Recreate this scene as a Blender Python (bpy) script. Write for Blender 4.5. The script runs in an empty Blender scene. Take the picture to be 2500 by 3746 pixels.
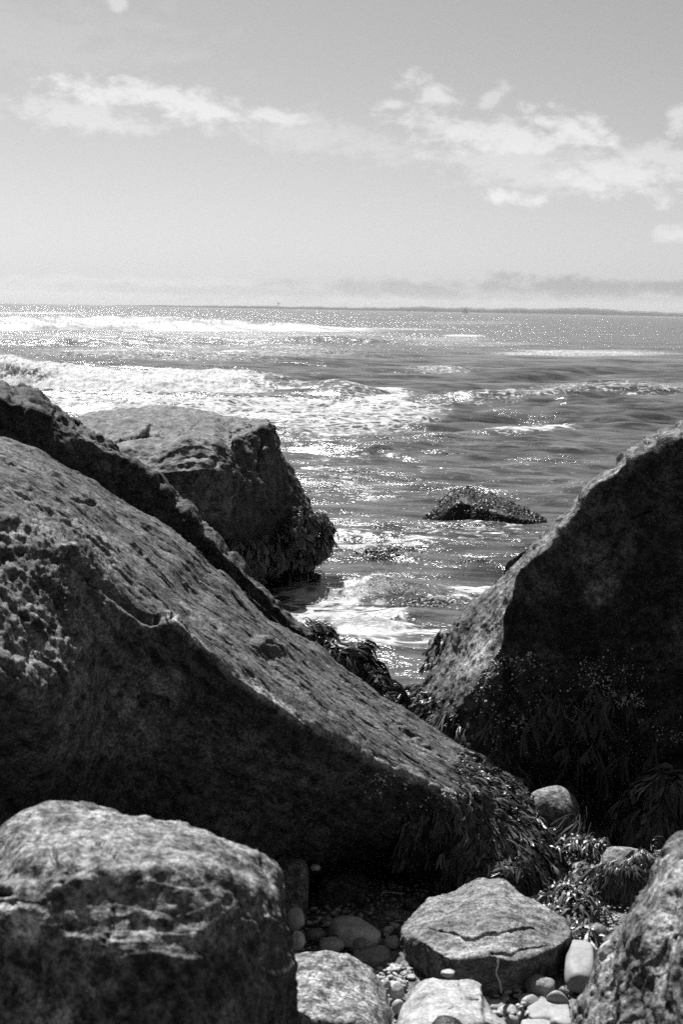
import bpy, math, random
import numpy as np
from mathutils import Vector, Matrix
from mathutils.bvhtree import BVHTree

R = math.radians
rng = np.random.default_rng(11)
random.seed(11)
scene = bpy.context.scene

# ------------------------------------------------------------------ camera
CAM_H = 2.6
FPX = 5203.0                       # focal length in photo pixels (50 mm on a 36 mm tall frame)
PITCH = math.degrees(math.atan(741 / FPX))
ROLL = 1.12
SUN_EL, SUN_AZ = 57.0, -22.0       # azimuth measured from the viewing direction, negative = left

cam_d = bpy.data.cameras.new('camera')
cam = bpy.data.objects.new('camera', cam_d)
scene.collection.objects.link(cam)
scene.camera = cam
cam_d.sensor_fit = 'VERTICAL'
cam_d.sensor_height = 36.0
cam_d.lens = 50.0
cam_d.clip_start = 0.1
cam_d.clip_end = 40000
cam_d.dof.use_dof = True
cam_d.dof.focus_distance = 11.0
cam_d.dof.aperture_fstop = 7.1
ROT = Matrix.Rotation(R(90 - PITCH), 3, 'X') @ Matrix.Rotation(R(ROLL), 3, 'Z')
cam.matrix_world = Matrix.Translation((0, 0, CAM_H)) @ ROT.to_4x4()
ROTN = np.array(ROT)

# ------------------------------------------------------------------ light
sun_d = bpy.data.lights.new('sun', 'SUN')
sun = bpy.data.objects.new('sun', sun_d)
scene.collection.objects.link(sun)
sun_d.energy = 5.0
sun_d.angle = R(0.5)
sun_d.color = (1.0, 1.0, 1.0)      # the photograph is black and white
SUNDIR = Vector((math.sin(R(SUN_AZ)) * math.cos(R(SUN_EL)), math.cos(R(SUN_AZ)) * math.cos(R(SUN_EL)), math.sin(R(SUN_EL))))
sun.rotation_euler = SUNDIR.to_track_quat('Z', 'Y').to_euler()

world = bpy.data.worlds.new('World')
scene.world = world
world.use_nodes = True
SKY_STRENGTH = 0.051
scene.view_settings.view_transform = 'Standard'
scene.view_settings.look = 'None'
scene.view_settings.exposure = 1.05
scene.view_settings.gamma = 1.0
scene.view_settings.use_curve_mapping = False
scene.cycles.use_denoising = False
scene.cycles.max_bounces = 6
scene.cycles.diffuse_bounces = 3
scene.cycles.glossy_bounces = 3
scene.cycles.volume_bounces = 0
scene.cycles.sample_clamp_indirect = 0.8
scene.cycles.caustics_reflective = False
scene.cycles.caustics_refractive = False


class NT:
    """small helper to write node trees"""
    def __init__(self, tree):
        self.t = tree
        tree.nodes.clear()

    def n(self, kind, **kw):
        nd = self.t.nodes.new(kind)
        ins = kw.pop('ins', {})
        for k, v in kw.items():
            setattr(nd, k, v)
        for k, v in ins.items():
            self.set(nd.inputs[k], v)
        return nd

    def set(self, sock, v):
        if hasattr(v, 'is_output') or isinstance(v, bpy.types.NodeSocket):
            self.t.links.new(v, sock)
        elif isinstance(v, bpy.types.Node):
            self.t.links.new(v.outputs[0], sock)
        else:
            sock.default_value = v

    def m(self, op, a, b=None, c=None, clamp=False):
        nd = self.t.nodes.new('ShaderNodeMath')
        nd.operation = op
        nd.use_clamp = clamp
        self.set(nd.inputs[0], a)
        if b is not None: self.set(nd.inputs[1], b)
        if c is not None: self.set(nd.inputs[2], c)
        return nd.outputs[0]

    def rng(self, v, a, b, c=0.0, d=1.0, smooth=True):
        nd = self.t.nodes.new('ShaderNodeMapRange')
        nd.interpolation_type = 'SMOOTHSTEP' if smooth else 'LINEAR'
        for i, x in enumerate((v, a, b, c, d)):
            self.set(nd.inputs[i], x)
        return nd.outputs[0]

    def noise(self, vec, scale, detail=4, rough=0.55, dist=0.0, lac=2.0, out=0):
        nd = self.t.nodes.new('ShaderNodeTexNoise')
        self.set(nd.inputs['Vector'], vec)
        nd.inputs['Scale'].default_value = scale
        nd.inputs['Detail'].default_value = detail
        nd.inputs['Roughness'].default_value = rough
        nd.inputs['Distortion'].default_value = dist
        nd.inputs['Lacunarity'].default_value = lac
        return nd.outputs[out]

    def attr(self, name, out='Fac'):
        nd = self.t.nodes.new('ShaderNodeAttribute')
        nd.attribute_name = name
        return nd.outputs[out]

    def vmul(self, v, s):
        nd = self.t.nodes.new('ShaderNodeVectorMath')
        nd.operation = 'MULTIPLY'
        self.set(nd.inputs[0], v)
        nd.inputs[1].default_value = s
        return nd.outputs[0]


# sky: Nishita seen through a red filter (black and white film), with thin clouds at their own bearings
w = NT(world.node_tree)
sky = w.n('ShaderNodeTexSky', sky_type='NISHITA', sun_disc=False, sun_elevation=R(SUN_EL),
          sun_rotation=R(SUN_AZ), air_density=1.0, dust_density=1.4, ozone_density=1.0)
sep = w.n('ShaderNodeSeparateColor', ins={0: sky.outputs[0]})
lum = w.m('ADD', w.m('MULTIPLY', sep.outputs[0], 0.95), w.m('MULTIPLY', sep.outputs[1], 0.05))
geo = w.n('ShaderNodeTexCoord')
sx = w.n('ShaderNodeSeparateXYZ', ins={0: geo.outputs['Generated']})
az = w.m('ARCTAN2', sx.outputs[0], sx.outputs[1])
el = w.m('ARCSINE', sx.outputs[2])
comb = w.n('ShaderNodeCombineXYZ', ins={0: az, 1: el, 2: 0.0}).outputs[0]
wisp = w.noise(w.vmul(comb, (1.0, 2.4, 1)), 22.0, 7, 0.62, 0.25)
puff = w.noise(w.vmul(comb, (1.0, 1.6, 1)), 55.0, 9, 0.66, 0.15)


def skypos(px, py):
    d = ROTN @ np.array([(px - 1250) / FPX, -(py - 1873) / FPX, -1.0])
    d /= np.linalg.norm(d)
    return math.atan2(d[0], d[1]), math.asin(d[2])


def ellipse(px, py, rx, ry, rot=0.0):
    a0, e0 = skypos(px, py)
    dx = w.m('SUBTRACT', az, a0)
    dy = w.m('SUBTRACT', el, e0)
    c, s = math.cos(R(rot)), math.sin(R(rot))
    u = w.m('DIVIDE', w.m('ADD', w.m('MULTIPLY', dx, c), w.m('MULTIPLY', dy, -s)), rx / FPX)
    v = w.m('DIVIDE', w.m('ADD', w.m('MULTIPLY', dx, s), w.m('MULTIPLY', dy, c)), ry / FPX)
    q = w.m('ADD', w.m('MULTIPLY', u, u), w.m('MULTIPLY', v, v))
    return w.m('SUBTRACT', 1.0, w.m('SQRT', q))        # 1 at centre, 0 at rim, negative outside


def cloud(specs):
    tot = None
    for (px, py, rx, ry, rot, amt) in specs:
        e = w.m('MAXIMUM', ellipse(px, py, rx * 1.25, ry * 1.35, rot), -1.5)
        nz = w.m('ADD', w.m('MULTIPLY', w.m('SUBTRACT', wisp, 0.5), 2.2), w.m('MULTIPLY', w.m('SUBTRACT', puff, 0.5), 2.6))
        d = w.m('MULTIPLY', w.rng(w.m('ADD', e, nz), -0.15, 0.85), amt)
        tot = d if tot is None else w.m('MAXIMUM', tot, d)
    return tot


bright = cloud([
    (400, 335, 230, 45, 0, 0.9), (300, 420, 230, 55, 4, 0.5), (700, 385, 210, 45, 10, 0.85), (990, 425, 150, 32, 12, 0.75),
    (1150, 500, 400, 60, 8, 0.30), (1430, 382, 60, 18, 0, 0.7), (1600, 350, 120, 40, 22, 0.85), (1800, 360, 70, 26, -35, 0.6),
    (1700, 490, 210, 60, 12, 0.8), (1880, 510, 180, 62, 6, 0.85), (2120, 480, 160, 45, 16, 1.0), (1950, 600, 420, 75, 6, 0.45),
    (2300, 640, 280, 60, 4, 0.75), (2420, 575, 180, 40, 10, 0.6), (1870, 725, 110, 26, 4, 0.7), (2490, 430, 45, 50, 0, 0.8),
    (435, 15, 40, 26, 0, 0.7), (2480, 850, 60, 30, 0, 0.5), (150, 130, 520, 120, 0, 0.15)])
grey = cloud([(2050, 1050, 340, 34, 0, 1.0), (2440, 1045, 220, 26, 0, 1.0), (1500, 1060, 460, 34, 0, 0.9),
              (900, 1068, 800, 24, 0, 0.5)])
pale = cloud([(560, 1040, 900, 20, 0, 0.9), (100, 1045, 500, 22, 0, 0.9), (2300, 1075, 500, 14, 0, 0.3)])
# the same kind of sky carries on all round, outside the placed clouds
dirv = w.vmul(geo.outputs['Generated'], (1, 1, 2.6))
other = w.rng(w.noise(dirv, 2.6, 8, 0.6, 0.3), 0.60, 0.80, 0, 0.5)
infront = w.rng(w.m('ABSOLUTE', az), 0.30, 0.5)
high = w.rng(el, 0.22, 0.34)
other = w.m('MULTIPLY', other, w.m('MAXIMUM', infront, high))
bright = w.m('MAXIMUM', bright, other)
MID = 11.5
SKYMIX = 0.55
horiz = w.m('MULTIPLY', w.m('SUBTRACT', 1.0, w.m('MAXIMUM', sx.outputs[2], 0.0)), 1.0)
base = lum
v1 = w.m('MULTIPLY', base, w.m('ADD', 1.0, w.m('MULTIPLY', bright, 0.5)))
v1 = w.m('MULTIPLY', v1, w.m('ADD', 1.0, w.m('MULTIPLY', pale, 0.12)))
v1 = w.m('MULTIPLY', v1, w.m('SUBTRACT', 1.0, w.m('MULTIPLY', grey, 0.30)))
bg = w.n('ShaderNodeBackground', ins={0: w.n('ShaderNodeCombineColor', ins={0: v1, 1: v1, 2: v1}).outputs[0], 1: SKY_STRENGTH})
w.n('ShaderNodeOutputWorld', ins={0: bg.outputs[0]})


# ------------------------------------------------------------------ helpers
def W(px, py, Y):
    """the world point at distance Y (metres north of the camera) seen at photo pixel px, py"""
    d = ROTN @ np.array([(px - 1250) / FPX, -(py - 1873) / FPX, -1.0])
    return np.array([0, 0, CAM_H]) + d * (Y / d[1])


def WZ(px, py, z):
    d = ROTN @ np.array([(px - 1250) / FPX, -(py - 1873) / FPX, -1.0])
    return np.array([0, 0, CAM_H]) + d * ((z - CAM_H) / d[2])


def project(P):
    q = (P - np.array([0, 0, CAM_H])) @ ROTN
    return 1250 + FPX * q[:, 0] / -q[:, 2], 1873 - FPX * q[:, 1] / -q[:, 2]


def _hash(i, j, k, seed):
    n = (i.astype(np.int64) * 374761393 + j.astype(np.int64) * 668265263 + k.astype(np.int64) * 2147483647 + seed * 1274126177) & 0xffffffff
    n = ((n ^ (n >> 13)) * 1274126177) & 0xffffffff
    n = ((n ^ (n >> 16)) * 2246822519) & 0xffffffff
    return ((n ^ (n >> 15)) & 0xffff) / 32767.5 - 1.0


def vnoise(P, seed=0):
    f = np.floor(P)
    t = P - f
    t = t * t * t * (t * (t * 6 - 15) + 10)
    i, j, k = f[:, 0].astype(np.int64), f[:, 1].astype(np.int64), f[:, 2].astype(np.int64)
    r = 0
    for a in (0, 1):
        wa = t[:, 0] if a else 1 - t[:, 0]
        for b in (0, 1):
            wb = t[:, 1] if b else 1 - t[:, 1]
            for c in (0, 1):
                wc = t[:, 2] if c else 1 - t[:, 2]
                r = r + wa * wb * wc * _hash(i + a, j + b, k + c, seed)
    return r


def fbm(P, scale, octv=4, gain=0.5, seed=0, ridged=False):
    a, s, tot, norm = 1.0, scale, 0, 0
    for o in range(octv):
        n = vnoise(P * s + 17.3 * o, seed + o * 7)
        if ridged:
            n = 1 - 2 * np.abs(n)
        tot = tot + a * n
        norm += a
        a *= gain
        s *= 2.03
    return tot / norm


def sstep(x, a, b):
    t = np.clip((x - a) / (b - a), 0, 1)
    return t * t * (3 - 2 * t)


def tag(o, label=None, cat=None, group=None, kind=None):
    if label: o['label'] = label
    if cat: o['category'] = cat
    if group: o['group'] = group
    if kind: o['kind'] = kind
    return o


def mesh_obj(name, V, F, mat, attrs=None, parent=None, smooth=True):
    """F: array of quads or triangles, or a list of such arrays"""
    me = bpy.data.meshes.new(name)
    V = np.asarray(V, dtype=np.float32)
    Fs = F if isinstance(F, list) else [F]
    Fs = [np.asarray(f, dtype=np.int32) for f in Fs if len(f)]
    me.vertices.add(len(V))
    me.vertices.foreach_set('co', V.ravel())
    loops = np.concatenate([f.ravel() for f in Fs])
    counts = np.concatenate([np.full(len(f), f.shape[1], dtype=np.int32) for f in Fs])
    starts = np.concatenate([[0], np.cumsum(counts)[:-1]]).astype(np.int32)
    me.loops.add(len(loops))
    me.loops.foreach_set('vertex_index', loops)
    me.polygons.add(len(counts))
    me.polygons.foreach_set('loop_start', starts)
    me.polygons.foreach_set('loop_total', counts)
    me.update(calc_edges=True)
    me.validate()
    me.polygons.foreach_set('use_smooth', np.full(len(me.polygons), smooth, dtype=bool))
    for k, a in (attrs or {}).items():
        a = np.asarray(a, dtype=np.float32)
        if a.ndim == 1:
            me.attributes.new(k, 'FLOAT', 'POINT').data.foreach_set('value', a)
        else:
            me.attributes.new(k, 'FLOAT_VECTOR', 'POINT').data.foreach_set('vector', a.ravel())
    me.materials.append(mat)
    o = bpy.data.objects.new(name, me)
    scene.collection.objects.link(o)
    if parent: o.parent = parent
    return o


def grid_faces(M, N, closed_v=False):
    i = np.arange(M - 1)[:, None]
    j = np.arange(N if closed_v else N - 1)[None, :]
    j2 = (j + 1) % N
    return np.stack([i * N + j, i * N + j2, (i + 1) * N + j2, (i + 1) * N + j], -1).reshape(-1, 4)


def grid_normals(G, closed_v):
    du = np.gradient(G, axis=0)
    if closed_v:
        dv = (np.roll(G, -1, 1) - np.roll(G, 1, 1)) / 2
    else:
        dv = np.gradient(G, axis=1)
    n = np.cross(du, dv)
    return n / (np.linalg.norm(n, axis=2, keepdims=True) + 1e-12)


def cat_rom(P, t):
    """P (K,...) sampled at t in [0,K-1] by Catmull-Rom"""
    K = len(P)
    i = np.clip(np.floor(t).astype(int), 0, K - 2)
    f = (t - i).reshape((-1,) + (1,) * (P.ndim - 1))
    p0, p1, p2, p3 = P[np.maximum(i - 1, 0)], P[i], P[i + 1], P[np.minimum(i + 2, K - 1)]
    return 0.5 * (2 * p1 + (p2 - p0) * f + (2 * p0 - 5 * p1 + 4 * p2 - p3) * f ** 2 + (3 * p1 - p0 - 3 * p2 + p3) * f ** 3)


def loft(sections, M=420, N=420, round_v=6, round_u=2, weights=None, closed=True, cap=True, linear=0.5):
    """sections (S,K,3) -> grid (M,N,3). Edges between the K points stay edges, softened by round_v samples"""
    S = np.asarray(sections, float)
    if cap:                                    # close both ends by shrinking to the section's centre
        c0, c1 = S[0].mean(0), S[-1].mean(0)
        ax0, ax1 = (S[0].mean(0) - S[1].mean(0)), (S[-1].mean(0) - S[-2].mean(0))
        ax0 /= np.linalg.norm(ax0) + 1e-9
        ax1 /= np.linalg.norm(ax1) + 1e-9
        r0 = np.linalg.norm(S[0] - c0, axis=1).mean() * 0.12
        r1 = np.linalg.norm(S[-1] - c1, axis=1).mean() * 0.12
        S = np.concatenate([[c0 + (S[0] - c0) * 0.02 + ax0 * r0], [c0 + (S[0] - c0) * 0.8 + ax0 * r0 * 0.8], S,
                            [c1 + (S[-1] - c1) * 0.8 + ax1 * r1 * 0.8], [c1 + (S[-1] - c1) * 0.02 + ax1 * r1]])
    K = S.shape[1]
    # spacing along the length follows real distance
    d = np.linalg.norm(np.diff(S, axis=0), axis=2).mean(1)
    cum = np.concatenate([[0], np.cumsum(d)])
    t = np.interp(np.linspace(0, cum[-1], M), cum, np.arange(len(S)))
    Gs = cat_rom(S, t)
    i = np.clip(np.floor(t).astype(int), 0, len(S) - 2)
    f = (t - i)[:, None, None]
    Gl = S[i] * (1 - f) + S[i + 1] * f
    G = Gs * (1 - linear) + Gl * linear        # (M,K,3)
    segs = K if closed else K - 1
    if weights is None: weights = [1] * segs
    cumw = np.concatenate([[0], np.cumsum(weights)]).astype(float)
    s = np.linspace(0, cumw[-1], N, endpoint=not closed)
    vt = np.interp(s, cumw, np.arange(segs + 1))
    vi = np.clip(np.floor(vt).astype(int), 0, segs - 1)
    vf = (vt - vi)[None, :, None]
    H = G[:, vi] * (1 - vf) + G[:, (vi + 1) % K] * vf
    for _ in range(round_v * 4):
        if closed:
            H = 0.5 * H + 0.25 * (np.roll(H, 1, 1) + np.roll(H, -1, 1))
        else:
            H[:, 1:-1] = 0.5 * H[:, 1:-1] + 0.25 * (H[:, 2:] + H[:, :-2])
    for _ in range(round_u * 4):
        H[1:-1] = 0.5 * H[1:-1] + 0.25 * (H[2:] + H[:-2])
    return H


def polydist(px, py, poly):
    """distance in photo pixels to a polyline, and position along it (0..1)"""
    best = np.full(len(px), 1e9)
    side = np.zeros(len(px))
    along = np.zeros(len(px))
    pl = np.asarray(poly, float)
    L = np.concatenate([[0], np.cumsum(np.linalg.norm(np.diff(pl, axis=0), axis=1))])
    for k in range(len(pl) - 1):
        a, b = pl[k], pl[k + 1]
        ab = b - a
        t = np.clip(((px - a[0]) * ab[0] + (py - a[1]) * ab[1]) / (ab @ ab), 0, 1)
        dx, dy = px - a[0] - t * ab[0], py - a[1] - t * ab[1]
        d = np.hypot(dx, dy)
        m = d < best
        best = np.where(m, d, best)
        side = np.where(m, np.sign(ab[0] * dy - ab[1] * dx), side)
        along = np.where(m, (L[k] + t * (L[k + 1] - L[k])) / L[-1], along)
    return best, side, along


def blob(px, py, cx, cy, rx, ry, rot=0, P=None, wob=0.0, seed=0, soft=0.35):
    c, s = math.cos(R(rot)), math.sin(R(rot))
    dx, dy = px - cx, py - cy
    u, v = (dx * c + dy * s) / rx, (-dx * s + dy * c) / ry
    q = np.hypot(u, v)
    if P is not None and wob:
        q = q + wob * fbm(P, 5.0, 4, 0.6, seed)
    return 1 - sstep(q, 1 - soft, 1 + soft)


# ------------------------------------------------------------------ materials
def new_mat(name):
    m = bpy.data.materials.new(name)
    m.use_nodes = True
    return m, NT(m.node_tree)


def rock_mat(name, base, contrast=1.0, grain=70.0, rough=0.75, bump=0.6, aniso=False, spec=0.13, patch=3.0):
    """granite: mottling at three sizes, mineral specks and pits, all in the rock's own coordinates ('rc')"""
    m, t = new_mat(name)
    rc = t.attr('rc', 'Vector')
    tone = t.attr('tone')
    wet = t.attr('wet')
    n1 = t.noise(rc, patch, 5, 0.6)
    n2 = t.noise(rc, grain * 0.28, 4, 0.65)
    oc = t.n('ShaderNodeTexCoord').outputs['Object']
    n3 = t.noise(oc, grain, 3, 0.75)
    n4 = t.noise(oc, grain * 2.1, 2, 0.7)
    v = t.m('MULTIPLY', base, tone)
    v = t.m('MULTIPLY', v, t.rng(n1, 0.30, 0.72, 1 - 0.35 * contrast, 1 + 0.35 * contrast))
    v = t.m('MULTIPLY', v, t.rng(n2, 0.36, 0.64, 1 - 0.62 * contrast, 1 + 0.75 * contrast, False))
    v = t.m('MULTIPLY', v, t.rng(n3, 0.38, 0.62, 1 - 0.6 * contrast, 1 + 0.8 * contrast, False))
    speck = t.rng(n4, 0.62, 0.74, 0, 0.9)
    v = t.m('MULTIPLY', v, t.m('ADD', 1.0, speck))
    slot = t.rng(t.noise(rc, grain * 0.16, 5, 0.6), 0.60, 0.66)
    pit = t.rng(t.noise(oc, grain * 0.35, 4, 0.7), 0.60, 0.68)
    slot = t.m('MAXIMUM', slot if aniso else t.m('MULTIPLY', slot, 0.3), t.m('MULTIPLY', pit, 0.6))
    v = t.m('MULTIPLY', v, t.m('SUBTRACT', 1.0, t.m('MULTIPLY', slot, 0.5)))
    wn = t.m('MULTIPLY', wet, t.rng(n1, 0.3, 0.7, 0.6, 1.2), clamp=True)
    v = t.m('MULTIPLY', v, t.m('SUBTRACT', 1.0, t.m('MULTIPLY', wn, 0.6)))
    v = t.m('MAXIMUM', t.m('MINIMUM', v, 0.75), 0.01)
    col = t.n('ShaderNodeCombineColor', ins={0: v, 1: v, 2: v}).outputs[0]
    h = t.m('ADD', t.m('SUBTRACT', t.m('MULTIPLY', n2, 1.0), t.m('MULTIPLY', slot, 0.8)), t.m('ADD', t.m('MULTIPLY', n3, 0.45), t.m('MULTIPLY', n4, 0.15)))
    bp = t.n('ShaderNodeBump', ins={'Strength': bump, 'Distance': 0.012, 'Height': h})
    ro = t.m('SUBTRACT', rough, t.m('MULTIPLY', wn, 0.42))
    ro = t.m('ADD', ro, t.m('MULTIPLY', t.m('SUBTRACT', n3, 0.5), 0.3))
    p = t.n('ShaderNodeBsdfPrincipled', ins={'Base Color': col, 'Roughness': ro, 'Normal': bp.outputs[0],
                                             'Specular IOR Level': spec})
    t.n('ShaderNodeOutputMaterial', ins={0: p.outputs[0]})
    return m


def plain_mat(name, base, var=0.3, rough=0.6, scale=20, bump=0.3, spec=0.2, dist=0.004):
    m, t = new_mat(name)
    co = t.n('ShaderNodeTexCoord').outputs['Object']
    oi = t.n('ShaderNodeObjectInfo').outputs['Random']
    n1 = t.noise(co, scale, 5, 0.65)
    n2 = t.noise(co, scale * 7, 3, 0.6)
    v = t.m('MULTIPLY', base, t.rng(n1, 0.3, 0.7, 1 - var, 1 + var))
    v = t.m('MULTIPLY', v, t.rng(n2, 0.35, 0.68, 1 - var * 0.8, 1 + var * 0.8, False))
    v = t.m('MULTIPLY', v, t.m('ADD', 0.8, t.m('MULTIPLY', oi, 0.4)))
    col = t.n('ShaderNodeCombineColor', ins={0: v, 1: v, 2: v}).outputs[0]
    bp = t.n('ShaderNodeBump', ins={'Strength': bump, 'Distance': dist, 'Height': t.m('ADD', n1, n2)})
    p = t.n('ShaderNodeBsdfPrincipled', ins={'Base Color': col, 'Roughness': rough, 'Normal': bp.outputs[0],
                                             'Specular IOR Level': spec})
    t.n('ShaderNodeOutputMaterial', ins={0: p.outputs[0]})
    return m


M_slab = rock_mat('slab_granite', 0.072, 1.0, 85, 0.7, 0.9, aniso=True)
M_dark = rock_mat('dark_granite', 0.038, 1.0, 80, 0.7, 0.8)
M_block = rock_mat('block_granite', 0.055, 0.9, 45, 0.7, 0.8)
M_right = rock_mat('right_granite', 0.06, 1.0, 60, 0.7, 0.8)
M_fore = rock_mat('speckled_granite', 0.085, 1.15, 75, 0.7, 0.7)
M_pale = rock_mat('pale_granite', 0.23, 0.4, 80, 0.7, 0.5)
M_mid = rock_mat('grey_granite', 0.125, 0.9, 95, 0.7, 0.6)
M_stone_d = plain_mat('dark_stone', 0.18, 0.35, 0.6, 14)
M_stone_m = plain_mat('grey_stone', 0.32, 0.3, 0.6, 16)
M_stone_l = plain_mat('pale_stone', 0.26, 0.18, 0.55, 12, 0.15)


def weed_mat(name, base, rough=0.3, spec=0.4):
    m, t = new_mat(name)
    r = t.attr('rnd')
    co = t.n('ShaderNodeTexCoord').outputs['Object']
    v = t.m('MULTIPLY', base, t.rng(r, 0, 1, 0.3, 2.0, False))
    v = t.m('MULTIPLY', v, t.rng(t.noise(co, 60, 2), 0.3, 0.7, 0.7, 1.3))
    col = t.n('ShaderNodeCombineColor', ins={0: v, 1: v, 2: v}).outputs[0]
    bp = t.n('ShaderNodeBump', ins={'Strength': 0.4, 'Distance': 0.003, 'Height': t.noise(co, 160, 2)})
    p = t.n('ShaderNodeBsdfPrincipled', ins={'Base Color': col, 'Roughness': rough, 'Specular IOR Level': spec,
                                             'Normal': bp.outputs[0]})
    t.n('ShaderNodeOutputMaterial', ins={0: p.outputs[0]})
    return m


M_weed = weed_mat('wet_rockweed', 0.055, 0.36)
M_weed_dark = weed_mat('dark_rockweed', 0.03, 0.40)
M_kelp = weed_mat('dark_kelp', 0.009, 0.5, 0.06)

# sea: dark water, whose foam amount is stored on the mesh and broken into lace by noise in world space
M_sea, t = new_mat('sea_water')
pos = t.n('ShaderNodeNewGeometry').outputs['Position']
foam_a = t.attr('foam')
chop = t.attr('chop')
warp = t.noise(t.vmul(pos, (0.6, 0.9, 0)), 1.3, 3, 0.5, out=1)
wp = t.n('ShaderNodeVectorMath', operation='ADD', ins={0: t.vmul(pos, (0.8, 1.0, 0.0)), 1: t.vmul(warp, (0.5, 0.7, 0.0))}).outputs[0]
vor = t.n('ShaderNodeTexVoronoi', feature='DISTANCE_TO_EDGE', ins={'Vector': wp, 'Scale': 1.5}).outputs['Distance']
vor2 = t.n('ShaderNodeTexVoronoi', feature='DISTANCE_TO_EDGE', ins={'Vector': wp, 'Scale': 4.5}).outputs['Distance']
fn = t.noise(t.vmul(pos, (0.5, 1.2, 0)), 0.9, 8, 0.72, 0.5)
fn2 = t.noise(t.vmul(pos, (0.95, 1.1, 0)), 4.2, 6, 0.7, 0.5)
far_ = t.attr('far')
fnf = t.noise(t.vmul(pos, (0.45, 1.0, 0)), 0.16, 7, 0.75, 0.6)
fn = t.m('ADD', t.m('MULTIPLY', fn, t.m('SUBTRACT', 1.0, far_)), t.m('MULTIPLY', far_, fnf))
fn2b = t.m('ADD', t.m('MULTIPLY', fn2, t.m('SUBTRACT', 1.0, far_)), t.m('MULTIPLY', far_, fnf))
fine = t.noise(t.vmul(pos, (0.7, 1.2, 0)), 14.0, 4, 0.7)
fm_ = t.m('ADD', t.m('MULTIPLY', fn, 0.55), t.m('ADD', t.m('MULTIPLY', fn2b, 0.45), t.m('MULTIPLY', fine, 0.25)))
thr = t.m('SUBTRACT', 0.90, t.m('MULTIPLY', foam_a, 0.37))
patch = t.rng(fm_, thr, t.m('ADD', thr, 0.07))
lw = t.m('ADD', 0.02, t.m('MULTIPLY', foam_a, 0.10))
l1 = t.m('SUBTRACT', 1.0, t.rng(vor, t.m('MULTIPLY', lw, 0.4), lw))
l2 = t.m('SUBTRACT', 1.0, t.rng(vor2, t.m('MULTIPLY', lw, 0.7), t.m('MULTIPLY', lw, 1.8)))
lines = t.m('MULTIPLY', t.m('MAXIMUM', l1, t.m('MULTIPLY', l2, 0.8)), t.rng(t.m('ADD', fn2, t.m('MULTIPLY', foam_a, 0.55)), 0.66, 0.88))
foam = t.m('MAXIMUM', patch, lines)
foam = t.m('MULTIPLY', foam, t.rng(foam_a, 0.02, 0.12))
solid = t.rng(foam_a, 1.0, 1.4)
foam = t.m('MAXIMUM', foam, solid)
lv = fm_
# ripples
r1 = t.noise(t.vmul(pos, (0.33, 1.0, 0)), 2.2, 5, 0.6, 0.6)
r2 = t.noise(t.vmul(pos, (0.35, 1.0, 0)), 9.0, 4, 0.62, 0.4)
r3 = t.noise(t.vmul(pos, (0.7, 1.0, 0)), 34.0, 3, 0.6, 0.2)
calm = t.rng(t.noise(t.vmul(pos, (0.25, 0.5, 0)), 0.45, 5, 0.65), 0.44, 0.60, 0.45, 1.35)
r0 = t.noise(t.vmul(pos, (0.30, 1.0, 0)), 0.55, 4, 0.6, 0.4)
r00 = t.noise(t.vmul(pos, (0.30, 1.0, 0)), 0.10, 4, 0.6, 0.4)
hfar = t.m('MULTIPLY', far_, t.m('ADD', t.m('MULTIPLY', r0, 0.8), t.m('MULTIPLY', r00, 3.2)))
hh = t.m('ADD', t.m('ADD', hfar, t.m('MULTIPLY', r1, 0.21)), t.m('ADD', t.m('MULTIPLY', t.m('MULTIPLY', r2, calm), 0.05), t.m('MULTIPLY', t.m('MULTIPLY', r3, calm), 0.010)))
bpw = t.n('ShaderNodeBump', ins={'Strength': chop, 'Distance': 1.0, 'Height': hh})
film_shade = t.noise(t.vmul(pos, (0.22, 1.0, 0)), 3.2, 5, 0.7, 0.5)
wv_ = t.rng(t.m('ADD', t.m('MULTIPLY', r1, 0.45), t.m('MULTIPLY', film_shade, 0.55)), 0.40, 0.62, 0.012, 0.095)  # foam film streaks, with the ripples' light and dark painted into the colour
water = t.n('ShaderNodeBsdfPrincipled', ins={'Base Color': t.n('ShaderNodeCombineColor', ins={0: wv_, 1: wv_, 2: wv_}).outputs[0], 'Roughness': 0.18, 'IOR': 1.333,
                                             'Specular IOR Level': 0.5, 'Normal': bpw.outputs[0]})
fcv = t.rng(t.m('ADD', t.m('MULTIPLY', fine, 0.4), t.m('MULTIPLY', fn2b, 0.6)), 0.36, 0.60, 0.26, 0.8, False)
fcol = t.n('ShaderNodeCombineColor', ins={0: fcv, 1: fcv, 2: fcv}).outputs[0]
bpf = t.n('ShaderNodeBump', ins={'Strength': 0.5, 'Distance': 0.05, 'Height': t.m('ADD', lv, fine)})
fo = t.n('ShaderNodeBsdfPrincipled', ins={'Base Color': fcol, 'Roughness': 0.8, 'Normal': bpf.outputs[0]})
tl = t.n('ShaderNodeBsdfTranslucent', ins={'Color': fcol})
fo2 = t.n('ShaderNodeMixShader', ins={0: 0.35, 1: fo.outputs[0], 2: tl.outputs[0]})
mx = t.n('ShaderNodeMixShader', ins={0: foam, 1: water.outputs[0], 2: fo2.outputs[0]})
t.n('ShaderNodeOutputMaterial', ins={0: mx.outputs[0]})

M_foam, t = new_mat('white_foam')
pos = t.n('ShaderNodeNewGeometry').outputs['Position']
n1 = t.noise(pos, 9, 5, 0.7)
fv = t.rng(n1, 0.3, 0.7, 0.72, 0.95, False)
p = t.n('ShaderNodeBsdfPrincipled', ins={'Base Color': t.n('ShaderNodeCombineColor', ins={0: fv, 1: fv, 2: fv}).outputs[0],
                                         'Roughness': 0.8, 'Subsurface Weight': 0.0,
                                         'Normal': t.n('ShaderNodeBump', ins={'Strength': 0.5, 'Distance': 0.05, 'Height': n1}).outputs[0]})
t.n('ShaderNodeOutputMaterial', ins={0: p.outputs[0]})

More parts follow.
